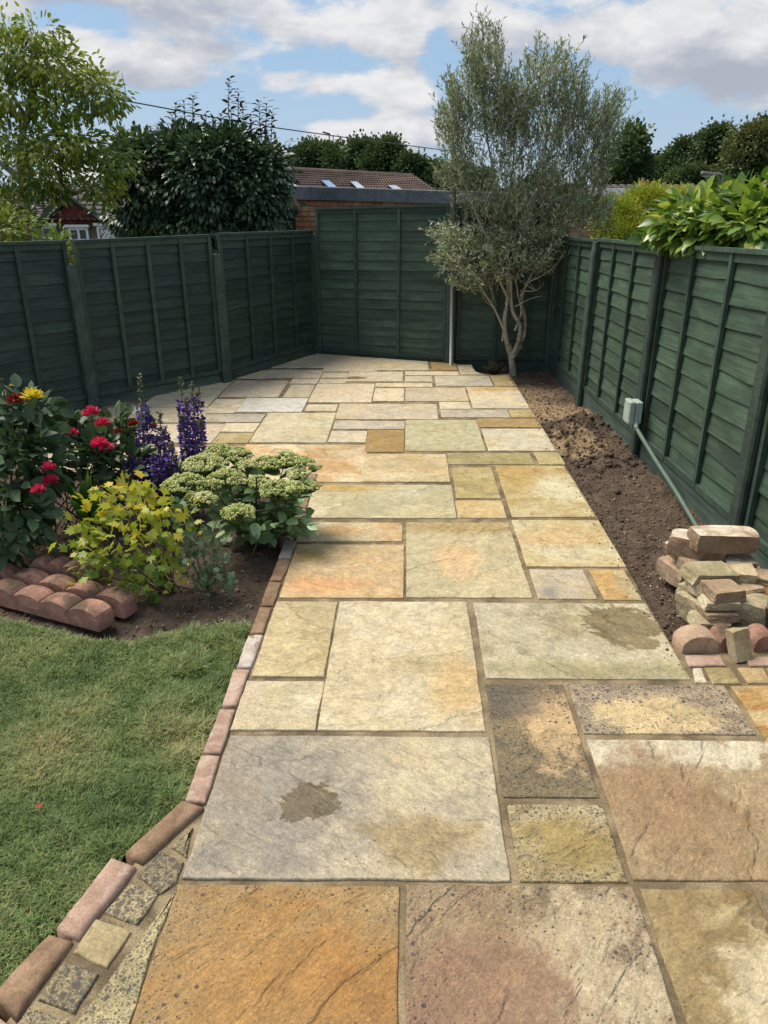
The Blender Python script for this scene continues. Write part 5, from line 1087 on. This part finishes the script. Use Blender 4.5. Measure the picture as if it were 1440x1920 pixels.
bl_ = [B(40, 110, YT, 60, 40, .5, 1), B(110, 130, YT, 55, 40, .5, .9), (B(180, 175, YT, 50, 40, .4, .7)), B(30, 190, YT, 60, 40, .5, .9), B(110, 210, YT, 55, 35, .5, .8), B(210, 180, YT, 25, 22, .3, .25), B(20, 260, YT, 60, 30, .5, .6), B(150, 270, YT-.1, 60, 35, .5, .9), B(90, 300, YT-.2, 50, 32, .5, .6), B(180, 340, YT-.2, 45, 35, .4, .7), B(90, 345, YT-.3, 50, 26, .4, .6), B(20, 330, YT-.3, 50, 40, .4, .6), B(0, 400, YT-.4, 45, 26, .4, .6), B(-60, 200, YT, 60, 120, .6, 1.2), B(75, 65, YT, 45, 22, .3, .3), (B(12, 55, YT, 30, 22, .3, .25)), B(225, 300, YT-.1, 30, 40, .3, .35)]
pos, out_, cr = clumps(bl_, 760, 13, .055, .3); z_up = (pos[:, 2]-1.4)/2.2
leaves(pt_, leaf_shape(.42, .04, .2), pos, out_*.6+np.array([0, 0, -.35]), rng.uniform(.055, .095, len(pos)), M_PALE, np.clip(.15+cr*.65+rng.normal(0, .14, len(pos)), 0, 1), roll=.9)
br = []
for c, r, _w in bl_:
    for _ in range(4): a_ = np.array(c)+rng.normal(0, .1, 3)-np.array([0, 0, .15]); br.append(([a_, a_+rng.normal(0, .05, 3)+np.array([0, 0, .10]), a_+rng.normal(0, .09, 3)+np.array([0, 0, .2])], .008, .003))
branches(pt_, br, M_BARKP, 'fine_branches', 4, True)['kind'] = 'stuff'
# dark glossy shrub
YD = 10.8; ds = thing('dark_evergreen_shrub', 'dense dark glossy evergreen shrub with upright bronze shoots behind the left fence', 'shrub', (W(380, 440, YD)[0], YD, -.1))
bl_ = [B(300, 345, YD, 80, 72, .6, 1.6), B(400, 345, YD-.1, 95, 85, .7, 2.2), B(480, 355, YD, 56, 72, .6, 1.4), B(262, 300, YD, 42, 34, .4, .6), B(340, 290, YD, 60, 36, .5, .9), B(430, 290, YD, 60, 36, .5, 1), B(505, 315, YD, 32, 34, .4, .5), B(250, 400, YD, 40, 50, .4, .7), B(380, 420, YD-.1, 110, 40, .7, 1.3), B(490, 410, YD, 34, 40, .4, .5), B(235, 330, YD, 24, 40, .3, .3)]
pos, out_, cr = clumps(bl_, 1350, 15, .075, .62)
leaves(ds, leaf_shape(.46, .05, .25), pos, out_*.9+np.array([0, 0, -.3]), rng.uniform(.08, .125, len(pos)), M_DARK, np.clip(cr*.5+rng.random(len(pos))*.5, 0, 1), roll=.5)
branches(ds, [([(W(380+dx_, 460, YD)[0], YD, -.1), W(380+dx_*1.2, 400, YD), W(380+dx_*2.2, 300, YD)], .04, .01) for dx_ in (-45, -15, 15, 45)], M_TWIG, 'stem', 7)
pos, dr, tn = [], [], []; sg = []
for (x, y) in ((430, 150), (345, 190), (362, 180), (330, 195), (447, 172), (500, 195), (485, 190), (510, 210), (385, 215), (300, 235), (540, 272), (470, 215), (415, 215), (530, 280), (270, 245), (322, 215), (455, 200), (240, 250), (404, 225)):
    b0 = np.array(W(x+rng.normal(0, 4), max(y+75, 255), YD)); t0 = np.array(W(x, y, YD-.05)); sg.append((b0, t0)); k = int(np.linalg.norm(t0-b0)/.04)
    for j in range(k*2+3): f = .15+.85*(j//2)/(k+.5); th = j*math.pi+1.57*((j//2) % 2)+rng.normal(0, .3); pos.append(b0+(t0-b0)*f); dr.append((math.cos(th), math.sin(th), .5)); tn.append(rng.random())
stems(ds, sg, M_STEMP, 'shoots', .006); leaves(ds, leaf_shape(.36, .05, .3), pos, dr, rng.uniform(.075, .12, len(pos)), M_DARKT, np.array(tn), roll=.4, name='shoot_leaves')
# low ivy hedge at the left edge
YV = 8.0; iv = thing('low_hedge', 'low leafy green hedge just behind the far left fence panel', 'hedge', (W(20, 440, YV)[0], YV, -.1))
pos, out_, cr = clumps([B(0, 425, YV, 60, 30, .4, 1), B(-80, 430, YV, 60, 40, .4, 1), B(-200, 430, YV, 90, 40, .4, 1), B(106, 470, YV-.7, 18, 30, .2, .4), (W(20, 520, YV), (.7, .35, .4), .6)], 260, 12, .05, .6); leaves(iv, leaf_shape(.5, .04, .15), pos, out_, rng.uniform(.04, .07, len(pos)), M_PALE, np.clip(cr*.5, 0, 1), roll=.6)
branches(iv, [([(W(x, 440, YV)[0], YV, -.1), W(x+5, 450, YV), W(x, 430, YV)], .02, .008) for x in (-80, 0, 50)], M_TWIG, 'stem', 6)
# privet at right
YP = 9.8; pv = thing('privet_hedge', 'yellow green clipped privet hedge behind the right fence', 'hedge', (W(1210, 440, YP)[0], YP, -.1))
bl_ = [B(1155, 410, YP-.3, 45, 34, .36, 1), B(1225, 398, YP, 65, 38, .36, 1.6), B(1280, 392, YP, 45, 34, .33, 1.0), B(1215, 380, YP, 45, 26, .3, .9), B(1330, 410, YP, 50, 34, .36, .8), B(1290, 420, YP-.2, 50, 38, .5, 1.1), B(1180, 440, YP-.6, 60, 30, .4, 1), B(1240, 450, YP-.6, 60, 30, .4, 1), B(1160, 400, YP, 30, 20, .3, .5), (W(1220, 520, YP-.3), (.6, .5, .5), 1.2)]
pos, out_, cr = clumps(bl_, 2300, 15, .042, .7); rx = (pos[:, 0]-W(1130, 420, YP)[0])/1.1
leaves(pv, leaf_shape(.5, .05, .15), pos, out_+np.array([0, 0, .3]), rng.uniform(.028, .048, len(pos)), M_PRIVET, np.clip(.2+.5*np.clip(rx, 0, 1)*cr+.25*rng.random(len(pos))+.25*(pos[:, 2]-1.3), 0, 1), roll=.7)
branches(pv, [([(W(x, 440, YP)[0], YP-.2, -.1), W(x+5, 480, YP-.2), W(x, 420, YP-.2)], .02, .008) for x in (1160, 1220, 1280)], M_TWIG, 'stem', 6)
# laurel hanging over the right fence
YLr = 5.3; lr = thing('spotted_laurel', 'large leaved yellow green laurel leaning over the right fence', 'shrub', (2.7, YLr, -.1))
def X3(x, y, Y): return np.array(W(x, y, Y))
bl_ = [(X3(1395, 425, 5.1), (.24, .35, .15), 1.6), (X3(1300, 420, 5.2), (.20, .25, .12), 1), (X3(1375, 402, 5.4), (.22, .35, .09), .8), (X3(1455, 405, 5.0), (.24, .35, .16), 1.4), (X3(1250, 440, 5.3), (.06, .15, .05), .22), (X3(1420, 430, 4.7), (.25, .25, .08), .8), (X3(1330, 445, 4.95), (.12, .3, .05), .5), (X3(1270, 440, 5.15), (.1, .2, .05), .35), (X3(1340, 450, 5.0), (.2, .12, .04), .5), (X3(1560, 400, 4.9), (.4, .5, .22), 1.2), (X3(1420, 540, 5.3), (.2, .2, .3), .3)]
pos, out_, cr = clumps(bl_, 400, 9, .05, .75); k = (pos[:, 0] > FX+.06) | (pos[:, 2] > 1.53); k &= (pos[:, 0] > FX-.06) | ((pos[:, 0] > FX-.20) & (pos[:, 2] > 1.44)); k |= (pos[:, 0] > FX-.20) & (pos[:, 2] > 1.47); pos, out_, cr = pos[k], out_[k], cr[k]
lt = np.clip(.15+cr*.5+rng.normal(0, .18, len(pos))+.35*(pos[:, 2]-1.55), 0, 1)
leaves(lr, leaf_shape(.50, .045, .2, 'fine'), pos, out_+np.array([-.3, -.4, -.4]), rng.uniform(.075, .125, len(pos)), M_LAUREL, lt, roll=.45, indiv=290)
branches(lr, [([(2.6+dx_, YLr, -.1), (2.6+dx_*1.5, YLr, .8), tuple(X3(1380+dx_*300, 430, 5.2))], .03, .01) for dx_ in (-.2, 0, .2, .4)]+[([tuple(X3(1420, 440, 5.2)), tuple(X3(1330, 420, 5.2)), tuple(X3(1270, 430, 5.25))], .012, .004)], M_TWIG, 'stem', 6)

# ------------------------------------------------------------------ buildings behind
def brick_wall(parent, x0, x1, y, z0, z1, mat, bw=.215, bh=.065, j=.010, depth=.10, limit=300, ztop=None):
    """mortar core + bricks laid in stretcher bond, proud of the joints"""
    MB().box(((x0+x1)/2, y+depth/2+.012, (z0+z1)/2), (x1-x0, depth, z1-z0)).obj('wall', M_WALLM, parent)
    b = MB().box((0, 0, 0), (bw, .05, bh)); me_ = fast_mesh('brick', b.V, b.F); me_.materials.append(mat); cells = []
    nr = int((z1-z0)/(bh+j)); r = 0
    for r in range(nr):
        z = z0+(r+.5)*(bh+j); x = x0+(-.5 if r % 2 else 0)*(bw+j)
        while x < x1:
            a, b_ = max(x, x0), min(x+bw, x1)
            if b_-a > .04 and (ztop is None or z+bh/2 < ztop((a+b_)/2)): cells.append((a, b_, z))
            x += bw+j
    return cells, me_
def lay(parent, cells, me_, mat, y, key, bw=.215, bh=.065, maxn=300):
    cells = sorted(cells, key=key); o_ = org(parent); m = MB()
    for i, (a, b_, z) in enumerate(cells):
        if i < maxn:
            o = bpy.data.objects.new('brick', me_); link(o, parent); o.location = Vector(((a+b_)/2-o_[0], y+.02+random.uniform(-.002, .002)-o_[1], z-o_[2])); o.scale = ((b_-a)/bw, 1, 1)
        else: m.box(((a+b_)/2, y+.02, z), (b_-a, .05, bh))
    if m.V: o = m.obj('brickwork', mat, parent); o['kind'] = 'stuff'
YG = 12.5; xg0, xg1 = W(512, 400, YG)[0], W(1130, 400, YG)[0]
ga = thing('brick_garage', 'long flat roofed brick garage with grey felt edge behind the far fence', 'garage', (0, YG, gz))
zf = W(600, 368, YG)[2]; zt_ = W(600, 349, YG)[2]; zl0 = W(520, 366, YG)[2]; 
cells, bme = brick_wall(ga, xg0, xg1, YG, gz, zf+.02, M_BRICK); lay(ga, [c for c in cells if c[2] > .9], bme, M_BRICK, YG, lambda c: (c[0] > W(900, 400, YG)[0], c[0]), maxn=290)
# sloping felt fascia in lengths with lapped joints
xx = [xg0-.05, W(582, 1, YG)[0]*0+W(582, 360, YG)[0], W(668, 365, YG)[0], W(765, 370, YG)[0], W(860, 375, YG)[0], W(960, 380, YG)[0], W(1050, 380, YG)[0], xg1+.05]
def ftop(x): t_ = (x-xg0)/(W(830, 360, YG)[0]-xg0); return W(515, 347, YG)[2]*(1-t_)+W(830, 357, YG)[2]*t_
for a, b_ in zip(xx[:-1], xx[1:]):
    V = []; 
    for x in (a, b_-.006):
        zt1 = ftop(x); V += [(x, YG-.06, zt1-.19), (x, YG-.06, zt1-.012), (x, YG-.045, zt1), (x, YG+.08, zt1), (x, YG+.08, zt1-.19)]
    F = [(0, 5, 6, 1), (1, 6, 7, 2), (2, 7, 8, 3), (3, 8, 9, 4), (4, 9, 5, 0), (4, 0, 1, 2, 3), (5, 9, 8, 7, 6)]; F = [f[::-1] for f in F]
    mobj('felt_strip', V, F, M_FELT, ga)
mobj('roof', [(xg0, YG+.07, ftop(xg0)-.02), (xg1, YG+.07, ftop(xg1)-.02), (xg1, YG+5, ftop(xg1)-.08), (xg0, YG+5, ftop(xg0)-.08), (xg0, YG+.07, 0), (xg0, YG+5, 0), (xg1, YG+.07, 0), (xg1, YG+5, 0)], [(0, 1, 2, 3), (0, 3, 5, 4), (1, 6, 7, 2)], M_FELT, ga)
# lean-to shed at its left
sh = thing('dark_shed', 'low dark timber lean-to beside the brick garage, mostly behind shrub', 'shed', (W(530, 420, 12.0)[0], 12.0, gz))
xa, xb = W(505, 400, 11.9)[0], W(556, 400, 11.9)[0]; zr = W(530, 392, 11.9)[2]
for i in range(9): z = zr-.1-i*.14; MB().box(((xa+xb)/2, 12.0, z), (xb-xa-.06, .02+.004*(i % 2), .135)).obj('board', M_SHED, sh)
MB().box(((xa+xb)/2, 12.15, zr), (xb-xa+.06, .6, .05)).obj('roof', M_FELT, sh)
MB().box(((xa+xb)/2, 11.83, zr-.035), (xb-xa+.06, .02, .10)).obj('fascia', M_SHED, sh); MB().box(((xa+xb)/2, 12.25, .4), (xb-xa-.1, .4, 1.6)).obj('body', M_SHED, sh)

# grey-roofed garage at right
YR2 = 16.0; rg = thing('felt_roofed_garage', 'low garage with sloping grey felt roof behind the privet hedge', 'garage', (W(1240, 400, YR2)[0], YR2, gz))
x0, x1 = W(1140, 360, YR2)[0], W(1420, 360, YR2)[0]; za, zb = W(1200, 380, YR2)[2], W(1200, 352, YR2+1.6)[2]
nst = 5
for i in range(nst):
    a = x0+(x1-x0)*i/nst; b_ = x0+(x1-x0)*(i+1)/nst-.012
    for r in range(2):
        f0, f1 = r/2, (r+1)/2; mobj('felt_strip', [(a, YR2+1.6*f0-.02, za+(zb-za)*f0+.006), (b_, YR2+1.6*f0-.02, za+(zb-za)*f0+.006), (b_, YR2+1.6*f1, za+(zb-za)*f1-.004), (a, YR2+1.6*f1, za+(zb-za)*f1-.004), (a, YR2+1.6*f0-.02, za+(zb-za)*f0-.02), (b_, YR2+1.6*f0-.02, za+(zb-za)*f0-.02)], [(0, 1, 2, 3), (4, 5, 1, 0)], M_FELT, rg)
MB().box(((x0+x1)/2, YR2+1.6, (za+gz)/2-.05), (x1-x0-.1, 2.9, za-gz-.1)).obj('wall', M_BRICKD, rg)
MB().box(((x0+x1)/2, YR2-.02, za-.06), (x1-x0, .03, .12)).obj('fascia', M_FELT, rg)
mobj('roof', [(x0, YR2+1.6, zb-.01), (x1, YR2+1.6, zb-.01), (x1, YR2+3.2, za), (x0, YR2+3.2, za), (x0, YR2+.05, za-.03), (x1, YR2+.05, za-.03)], [(0, 1, 2, 3), (4, 5, 1, 0), (0, 3, 4), (1, 5, 2)], M_FELT, rg)
wv = MB().box((*W(1340, 372, YR2)[:2], W(1340, 372, YR2)[2]), (.5, .1, .12)).obj('white_fascia', M_WHITE, rg)

def tiled_roof(parent, p00, p10, p11, p01, nrow, ncol, mat, amp=.025, step=.03, name='roof', tail=0):
    """p00 eave-left, p10 eave-right, p11 ridge-right, p01 ridge-left: courses of roll tiles stepped down the slope"""
    p00, p10, p11, p01 = map(lambda q: np.array(q, float), (p00, p10, p11, p01)); nn = np.cross(p10-p00, p01-p00); nn /= np.linalg.norm(nn); V = []; F = []; K = ncol*4
    for r in range(nrow):
        for s_ in (0, 1):
            f = (r+s_)/nrow
            for i in range(K+1):
                g_ = i/K; b = (p00*(1-g_)+p10*g_)*(1-f)+(p01*(1-g_)+p11*g_)*f; h = amp*abs(math.sin(math.pi*i/4))**.7+(step if s_ == 0 else 0); V.append(b+nn*h)
    for r in range(nrow*2-1):
        for i in range(K): a = r*(K+1)+i; F.append((a, a+1, a+K+2, a+K+1))
    return mobj(name, V, F, mat, parent)
YH = 26.0; fh = thing('bungalow', 'bungalow with brown tiled roof and three rooflights beyond the garage', 'house', (W(650, 380, YH)[0], YH, gz))
rl, rr_ = W(528, 317, YH+3), W(775, 331, YH+3); el_, er = W(430, 372, YH), W(840, 378, YH)
rf = tiled_roof(fh, el_, er, rr_, rl, 13, 62, M_TILE, .035, .035)
mobj('ridge_tiles', *tube([np.array(rl), (np.array(rl)+np.array(rr_))/2, np.array(rr_)], .10, 8), M_TILE, fh)
mobj('verge', *tube([np.array(rr_)+np.array([.03, 0, -.02]), np.array(er)+np.array([.03, 0, 0])], .06, 6), M_TILE, fh)
rb1, rb2 = (rl[0], YH+6, el_[2]), (rr_[0], YH+6, er[2]); mobj('rear_roof', [rl, rr_, rb2, rb1], [(3, 2, 1, 0)], M_TILE, fh)
MB().box(((el_[0]+er[0])/2, YH+3, (el_[2]+gz)/2), (er[0]-el_[0]-1.0, 5.4, el_[2]-gz)).obj('wall', M_BRICKD, fh)
s_a = (np.array(rl)-np.array(el_)); nn = np.cross(np.array(er)-np.array(el_), s_a); nn /= np.linalg.norm(nn)
def onroof(px, py, off):   # point on the roof plane seen at that pixel
    d_ = np.array(W(px, py, 1.0))-np.array([0, 0, HC]); c0 = np.array([0, 0, HC]); t_ = (np.array(el_)+nn*off-c0)@nn/(d_@nn); return c0+d_*t_
for q in (((601, 338), (617, 338), (634, 352), (616, 352)), ((655, 340), (669, 340), (686, 354), (670, 354)), ((725, 347), (742, 347), (761, 359), (742, 359))):
    A_ = [onroof(*p, .13) for p in q]; Bq = [onroof(*p, .02) for p in q]; cc = sum(A_)/4
    ro = mobj('roof_window', A_+Bq, [(0, 4, 5, 1), (1, 5, 6, 2), (2, 6, 7, 3), (3, 7, 4, 0), (0, 1, 2, 3)], M_DKM, fh)
    mobj('pane', [cc+(a-cc)*.86+nn*.012 for a in A_], [(3, 2, 1, 0)], M_GLASSS, ro)
wg = thing('white_gable', 'white painted gable end showing between dark shrub and tiled roof', 'house', (W(525, 350, 24)[0], 24, gz))
m = MB(); a, b_, c = W(505, 372, 24), W(545, 350, 24), W(528, 335, 24); mobj('wall', [(a[0], 24, gz), (b_[0]+.2, 24, gz), (b_[0]+.2, 24, b_[2]), (c[0], 24, c[2]), (a[0], 24, b_[2]), (a[0], 25, gz), (b_[0]+.2, 25, gz), (b_[0]+.2, 25, b_[2]), (c[0], 25, c[2]), (a[0], 25, b_[2])], [(0, 1, 2, 3, 4), (2, 7, 8, 3), (3, 8, 9, 4), (1, 6, 7, 2), (0, 4, 9, 5)], M_WHITE, wg)

# red brick house at left
YB = 19.0; lh = thing('red_brick_house', 'red brick house with grey tiled roof and white windows beyond the left fence', 'house', (W(150, 440, YB)[0], YB, gz))
wx0, wx1 = W(-60, 430, YB)[0], W(262, 430, YB)[0]; gx0, gx1 = W(92, 430, YB)[0], W(196, 430, YB)[0]; ze = W(150, 417, YB)[2]; apex = W(135, 372, YB)
sl_ = (apex[2]-ze)/(gx1-apex[0]); gl0 = apex[0]-(gx1-apex[0])
ztop = lambda x: ze+max(0, (gx1-max(x, 2*apex[0]-x))*sl_)
mobj('wall', [(wx0, YB+.03, gz), (wx1, YB+.03, gz), (wx1, YB+.03, ze), (gx1, YB+.03, ze), (apex[0], YB+.03, apex[2]), (gl0, YB+.03, ze), (wx0, YB+.03, ze)], [(0, 1, 2, 3, 4, 5, 6)], M_WALLM, lh)
bme = MB().box((0, 0, 0), (.215, .05, .065)); bme = fast_mesh('brick', bme.V, bme.F); bme.materials.append(M_BRICKD); cells = []; r = 0; z = ze-1.2
while z < apex[2]:
    x = wx0+(0 if r % 2 else .11)
    while x < wx1-.2:
        if z+.03 < ztop(x+.1): cells.append((x, x+.215, z))
        x += .225
    z += .075; r += 1
WN = [((78, 424), (110, 448)), ((130, 427), (170, 452)), ((183, 424), (236, 452))]
wr = [(W(*a, YB), W(*b, YB)) for a, b in WN]
cells = [c for c in cells if not any(a[0]-.2 < c[0] < b[0]+.02 and b[2]-.1 < c[2] < a[2]+.02 for a, b in wr)]
lay(lh, cells, bme, M_BRICKD, YB-.02, lambda c: (not (W(100, 430, YB)[0] < c[0] < W(250, 430, YB)[0]), -c[2]), maxn=290)
for i, (a, b) in enumerate(wr):
    a = np.array(a); b = np.array(b); cx_, cz_ = (a[0]+b[0])/2, (a[2]+b[2])/2; w_, h_ = b[0]-a[0], a[2]-b[2]
    m = MB()
    for sx_ in (-1, 1): m.box((cx_+sx_*(w_/2-.025), YB-.06, cz_), (.05, .07, h_))
    for sz_ in (-1, 1): m.box((cx_, YB-.06, cz_+sz_*(h_/2-.025)), (w_-.1, .07, .05))
    if i: m.box((cx_, YB-.06, cz_), (.05, .07, h_-.1))
    wf = m.obj('window', M_WHITE, lh); MB().box((cx_, YB-.045, cz_), (w_-.1, .02, h_-.1)).obj('pane', M_GLASSD, wf)
    MB().box((cx_, YB-.1, a[2]+.04), (w_+.1, .1, .06)).obj('lintel', M_WHITE, wf)
    if i == 2:
        m = MB()
        for q in range(9): m.box((cx_, YB-.062, b[2]+.06+q*(h_-.12)/9), (w_-.14, .004, .022))
        o = m.obj('blind', M_WHITE, wf); o['kind'] = 'stuff'
tiled_roof(lh, (wx0, YB-.2, ze+.02), (wx1, YB-.2, ze+.02), (wx1, YB+3.5, W(200, 345, YB+3.5)[2]), (wx0, YB+3.5, W(200, 345, YB+3.5)[2]), 15, 26, M_TILEG, .03, .035)
for s_ in (-1, 1):
    e0 = np.array([apex[0]+s_*(gx1-apex[0]+.12), YB-.12, ze-.05]); a0 = np.array([apex[0], YB-.12, apex[2]+.05]); a1 = a0+np.array([0, 2.2, 0]); e1 = e0+np.array([0, 2.2, 0])
    q = (e0, a0, a1, e1) if s_ < 0 else (a0, e0, e1, a1)
    if s_ < 0: tiled_roof(lh, e1, e0, a0, a1, 6, 8, M_TILEG, .03, .03, 'gable_roof')
    else: tiled_roof(lh, e0, e1, a1, a0, 6, 8, M_TILEG, .03, .03, 'gable_roof')
    mobj('bargeboard', *tube([e0+np.array([0, -.02, -.03]), a0+np.array([0, -.02, -.03])], .035, 4), M_SHED, lh)
MB().box((W(300, 440, 17)[0]+.0, 17.2, .4), (1.0, .4, W(240, 420, 17)[2]*2-.8)).obj('outbuilding', M_SHED) if False else None

# overhead cable
cp = [W(-120, 128, 11), W(60, 160, 13), W(245, 191, 15), W(520, 240, 20), W(805, 278, 28), W(870, 286, 31)]
cb = thing('overhead_cable', 'thin overhead telephone cable crossing the sky from the left tree to behind the olive', 'cable', cp[0]); sp_ = smooth_path(cp, 8)
mobj('wire', *tube(sp_, [.010+.006*i/len(sp_) for i in range(len(sp_))], 5), M_CABLE, cb, True)
c = W(612, 250, 22.1); mobj('clamp', *tube([(c[0]-.1, c[1], c[2]+.03), (c[0]+.1, c[1], c[2]-.02)], .022, 6), M_CABLE, cb)
# street lamp
YL_ = 38; a = W(1352, 327, YL_); lamp = thing('street_lamp', 'grey street lamp head above the hedge at right', 'street lamp', (a[0], YL_, gz))
mobj('post', *tube(smooth_path([(a[0]+.1, YL_, gz), (a[0]+.1, YL_, a[2]-.5), (a[0]+.05, YL_, a[2]-.05), (a[0]-.25, YL_, a[2]+.02)], 4), .06, 8), M_METAL, lamp, True)
hd = rbox((a[0]-.55, YL_, a[2]+.02), (.75, .3, .16), .05, M_METAL, 'lamp_head', lamp); hd.rotation_euler = (0, .12, 0)
MB().box((a[0]-.6, YL_, a[2]-.075), (.45, .2, .03)).obj('lamp_glass', M_WHITE, lamp)
# chimney pot on a far roof
cpz = W(1227, 346, 30); ch = thing('far_roof', 'low roof with a small orange chimney between garage and trees', 'house', (cpz[0], 30, gz))
MB().box((cpz[0], 31.5, cpz[2]/2-.2), (4.5, 3, cpz[2]+.1)).obj('wall', M_BRICKD, ch); x0, x1 = cpz[0]-2.4, cpz[0]+2.4
tiled_roof(ch, (x0, 29.8, cpz[2]-.3), (x1, 29.8, cpz[2]-.3), (x1, 31.5, cpz[2]+.02), (x0, 31.5, cpz[2]+.02), 5, 16, M_TILEG)
MB().box((cpz[0], 31.4, cpz[2]+.05), (.22, .22, .22)).obj('chimney', M_BRICK, ch); mobj('chimney_pot', *tube([(cpz[0], 31.4, cpz[2]+.15), (cpz[0], 31.4, cpz[2]+.28)], [.07, .06], 8), M_BRICK, ch)

# far trees
FT = [(600, 305, 60, 55, 34, 'broad dark tree over the left part of the brown tiled roof'), (655, 296, 62, 62, 38, 'tallest rounded dark tree behind the brown tiled roof'), (725, 302, 60, 56, 36, 'dark tree above the right end of the brown roof'), (770, 322, 58, 30, 26, 'small dark tree just beyond the roof verge'),
      (815, 330, 70, 26, 26, 'little isolated far tree left of the olive'), (560, 322, 64, 30, 24, 'low dark tree behind the evergreen shrub'), (870, 335, 66, 60, 20, 'far dark tree seen through the olive stems'),
      (1170, 300, 48, 42, 60, 'tall dark tree just right of the olive crown'), (1240, 325, 70, 34, 30, 'small blue green tree in the dip right of the olive'), (1280, 305, 62, 50, 44, 'dark green wood edge tree in the middle of the right skyline'), (1340, 285, 58, 48, 46, 'rounded green tree rising toward the right'), (1400, 290, 52, 62, 52, 'large tree with brownish crown at the right edge'), (1440, 262, 58, 50, 42, 'highest far tree at the right picture edge'), (1300, 345, 56, 60, 26, 'low bushy tree behind the street lamp'), (1520, 290, 56, 80, 55, 'far tree beyond the right edge of the picture')]
for i, (x, y, Y, rx, ry, lab) in enumerate(FT):
    c = W(x, y, Y); s_ = Y/1.2/FPX; t_ = thing('far_tree', lab, 'tree', (c[0], Y, gz), 'trees on the far skyline'); bl_ = [(c, (rx*s_*.75, rx*s_*.6, ry*s_*.8), 1.5)]
    for k in range(9): a = rng.uniform(0, 6.28); bl_.append(((c[0]+math.cos(a)*rx*s_*.62, Y+rng.normal(0, .6)-.8, c[2]+math.sin(a)*ry*s_*.55), (rx*s_*.36, rx*s_*.3, ry*s_*.34), .6))
    bl_.append(((c[0], Y, c[2]-ry*s_*1.1), (rx*s_*.95, rx*s_*.5, ry*s_*.7), 1.0))
    pos, out_, cr = clumps(bl_, 520, 16, .24, .75); dull = .35 if 'brownish' in lab else 0
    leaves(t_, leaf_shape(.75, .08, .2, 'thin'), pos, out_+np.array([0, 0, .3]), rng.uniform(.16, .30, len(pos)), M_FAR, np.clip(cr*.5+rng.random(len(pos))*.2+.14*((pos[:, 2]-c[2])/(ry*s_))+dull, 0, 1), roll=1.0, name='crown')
    mobj('trunk', *tube([(c[0], Y, gz), (c[0]+.1, Y, c[2]*.5), (c[0], Y, c[2])], [.25, .2, .1], 7), M_TWIG, t_, True)
    branches(t_, [([(c[0], Y, c[2]*.5), ((c[0]+b[0][0])/2, Y, (c[2]+b[0][2])/2-.3), b[0]], .1, .03) for b in bl_[1:6]], M_TWIG, 'limbs', 5, True)
# far wood that reads as one mass, closing the horizon
pos, out_, cr = clumps([((x, 95+rng.uniform(-5, 5), rng.uniform(1.0, 2.4)), (5, 3, 2.2), 1) for x in np.arange(-75, 76, 5.5)], 1500, 12, .6, .7)
o = leaves(None, leaf_shape(.8, .08, .2, 'thin'), pos, out_+np.array([0, 0, .3]), rng.uniform(.6, 1.1, len(pos)), M_FAR, np.clip(cr*.6, 0, 1), roll=1.0, name='far_wood'); tag(o, 'distant dark belt of woodland along the horizon', 'woodland', kind='stuff')
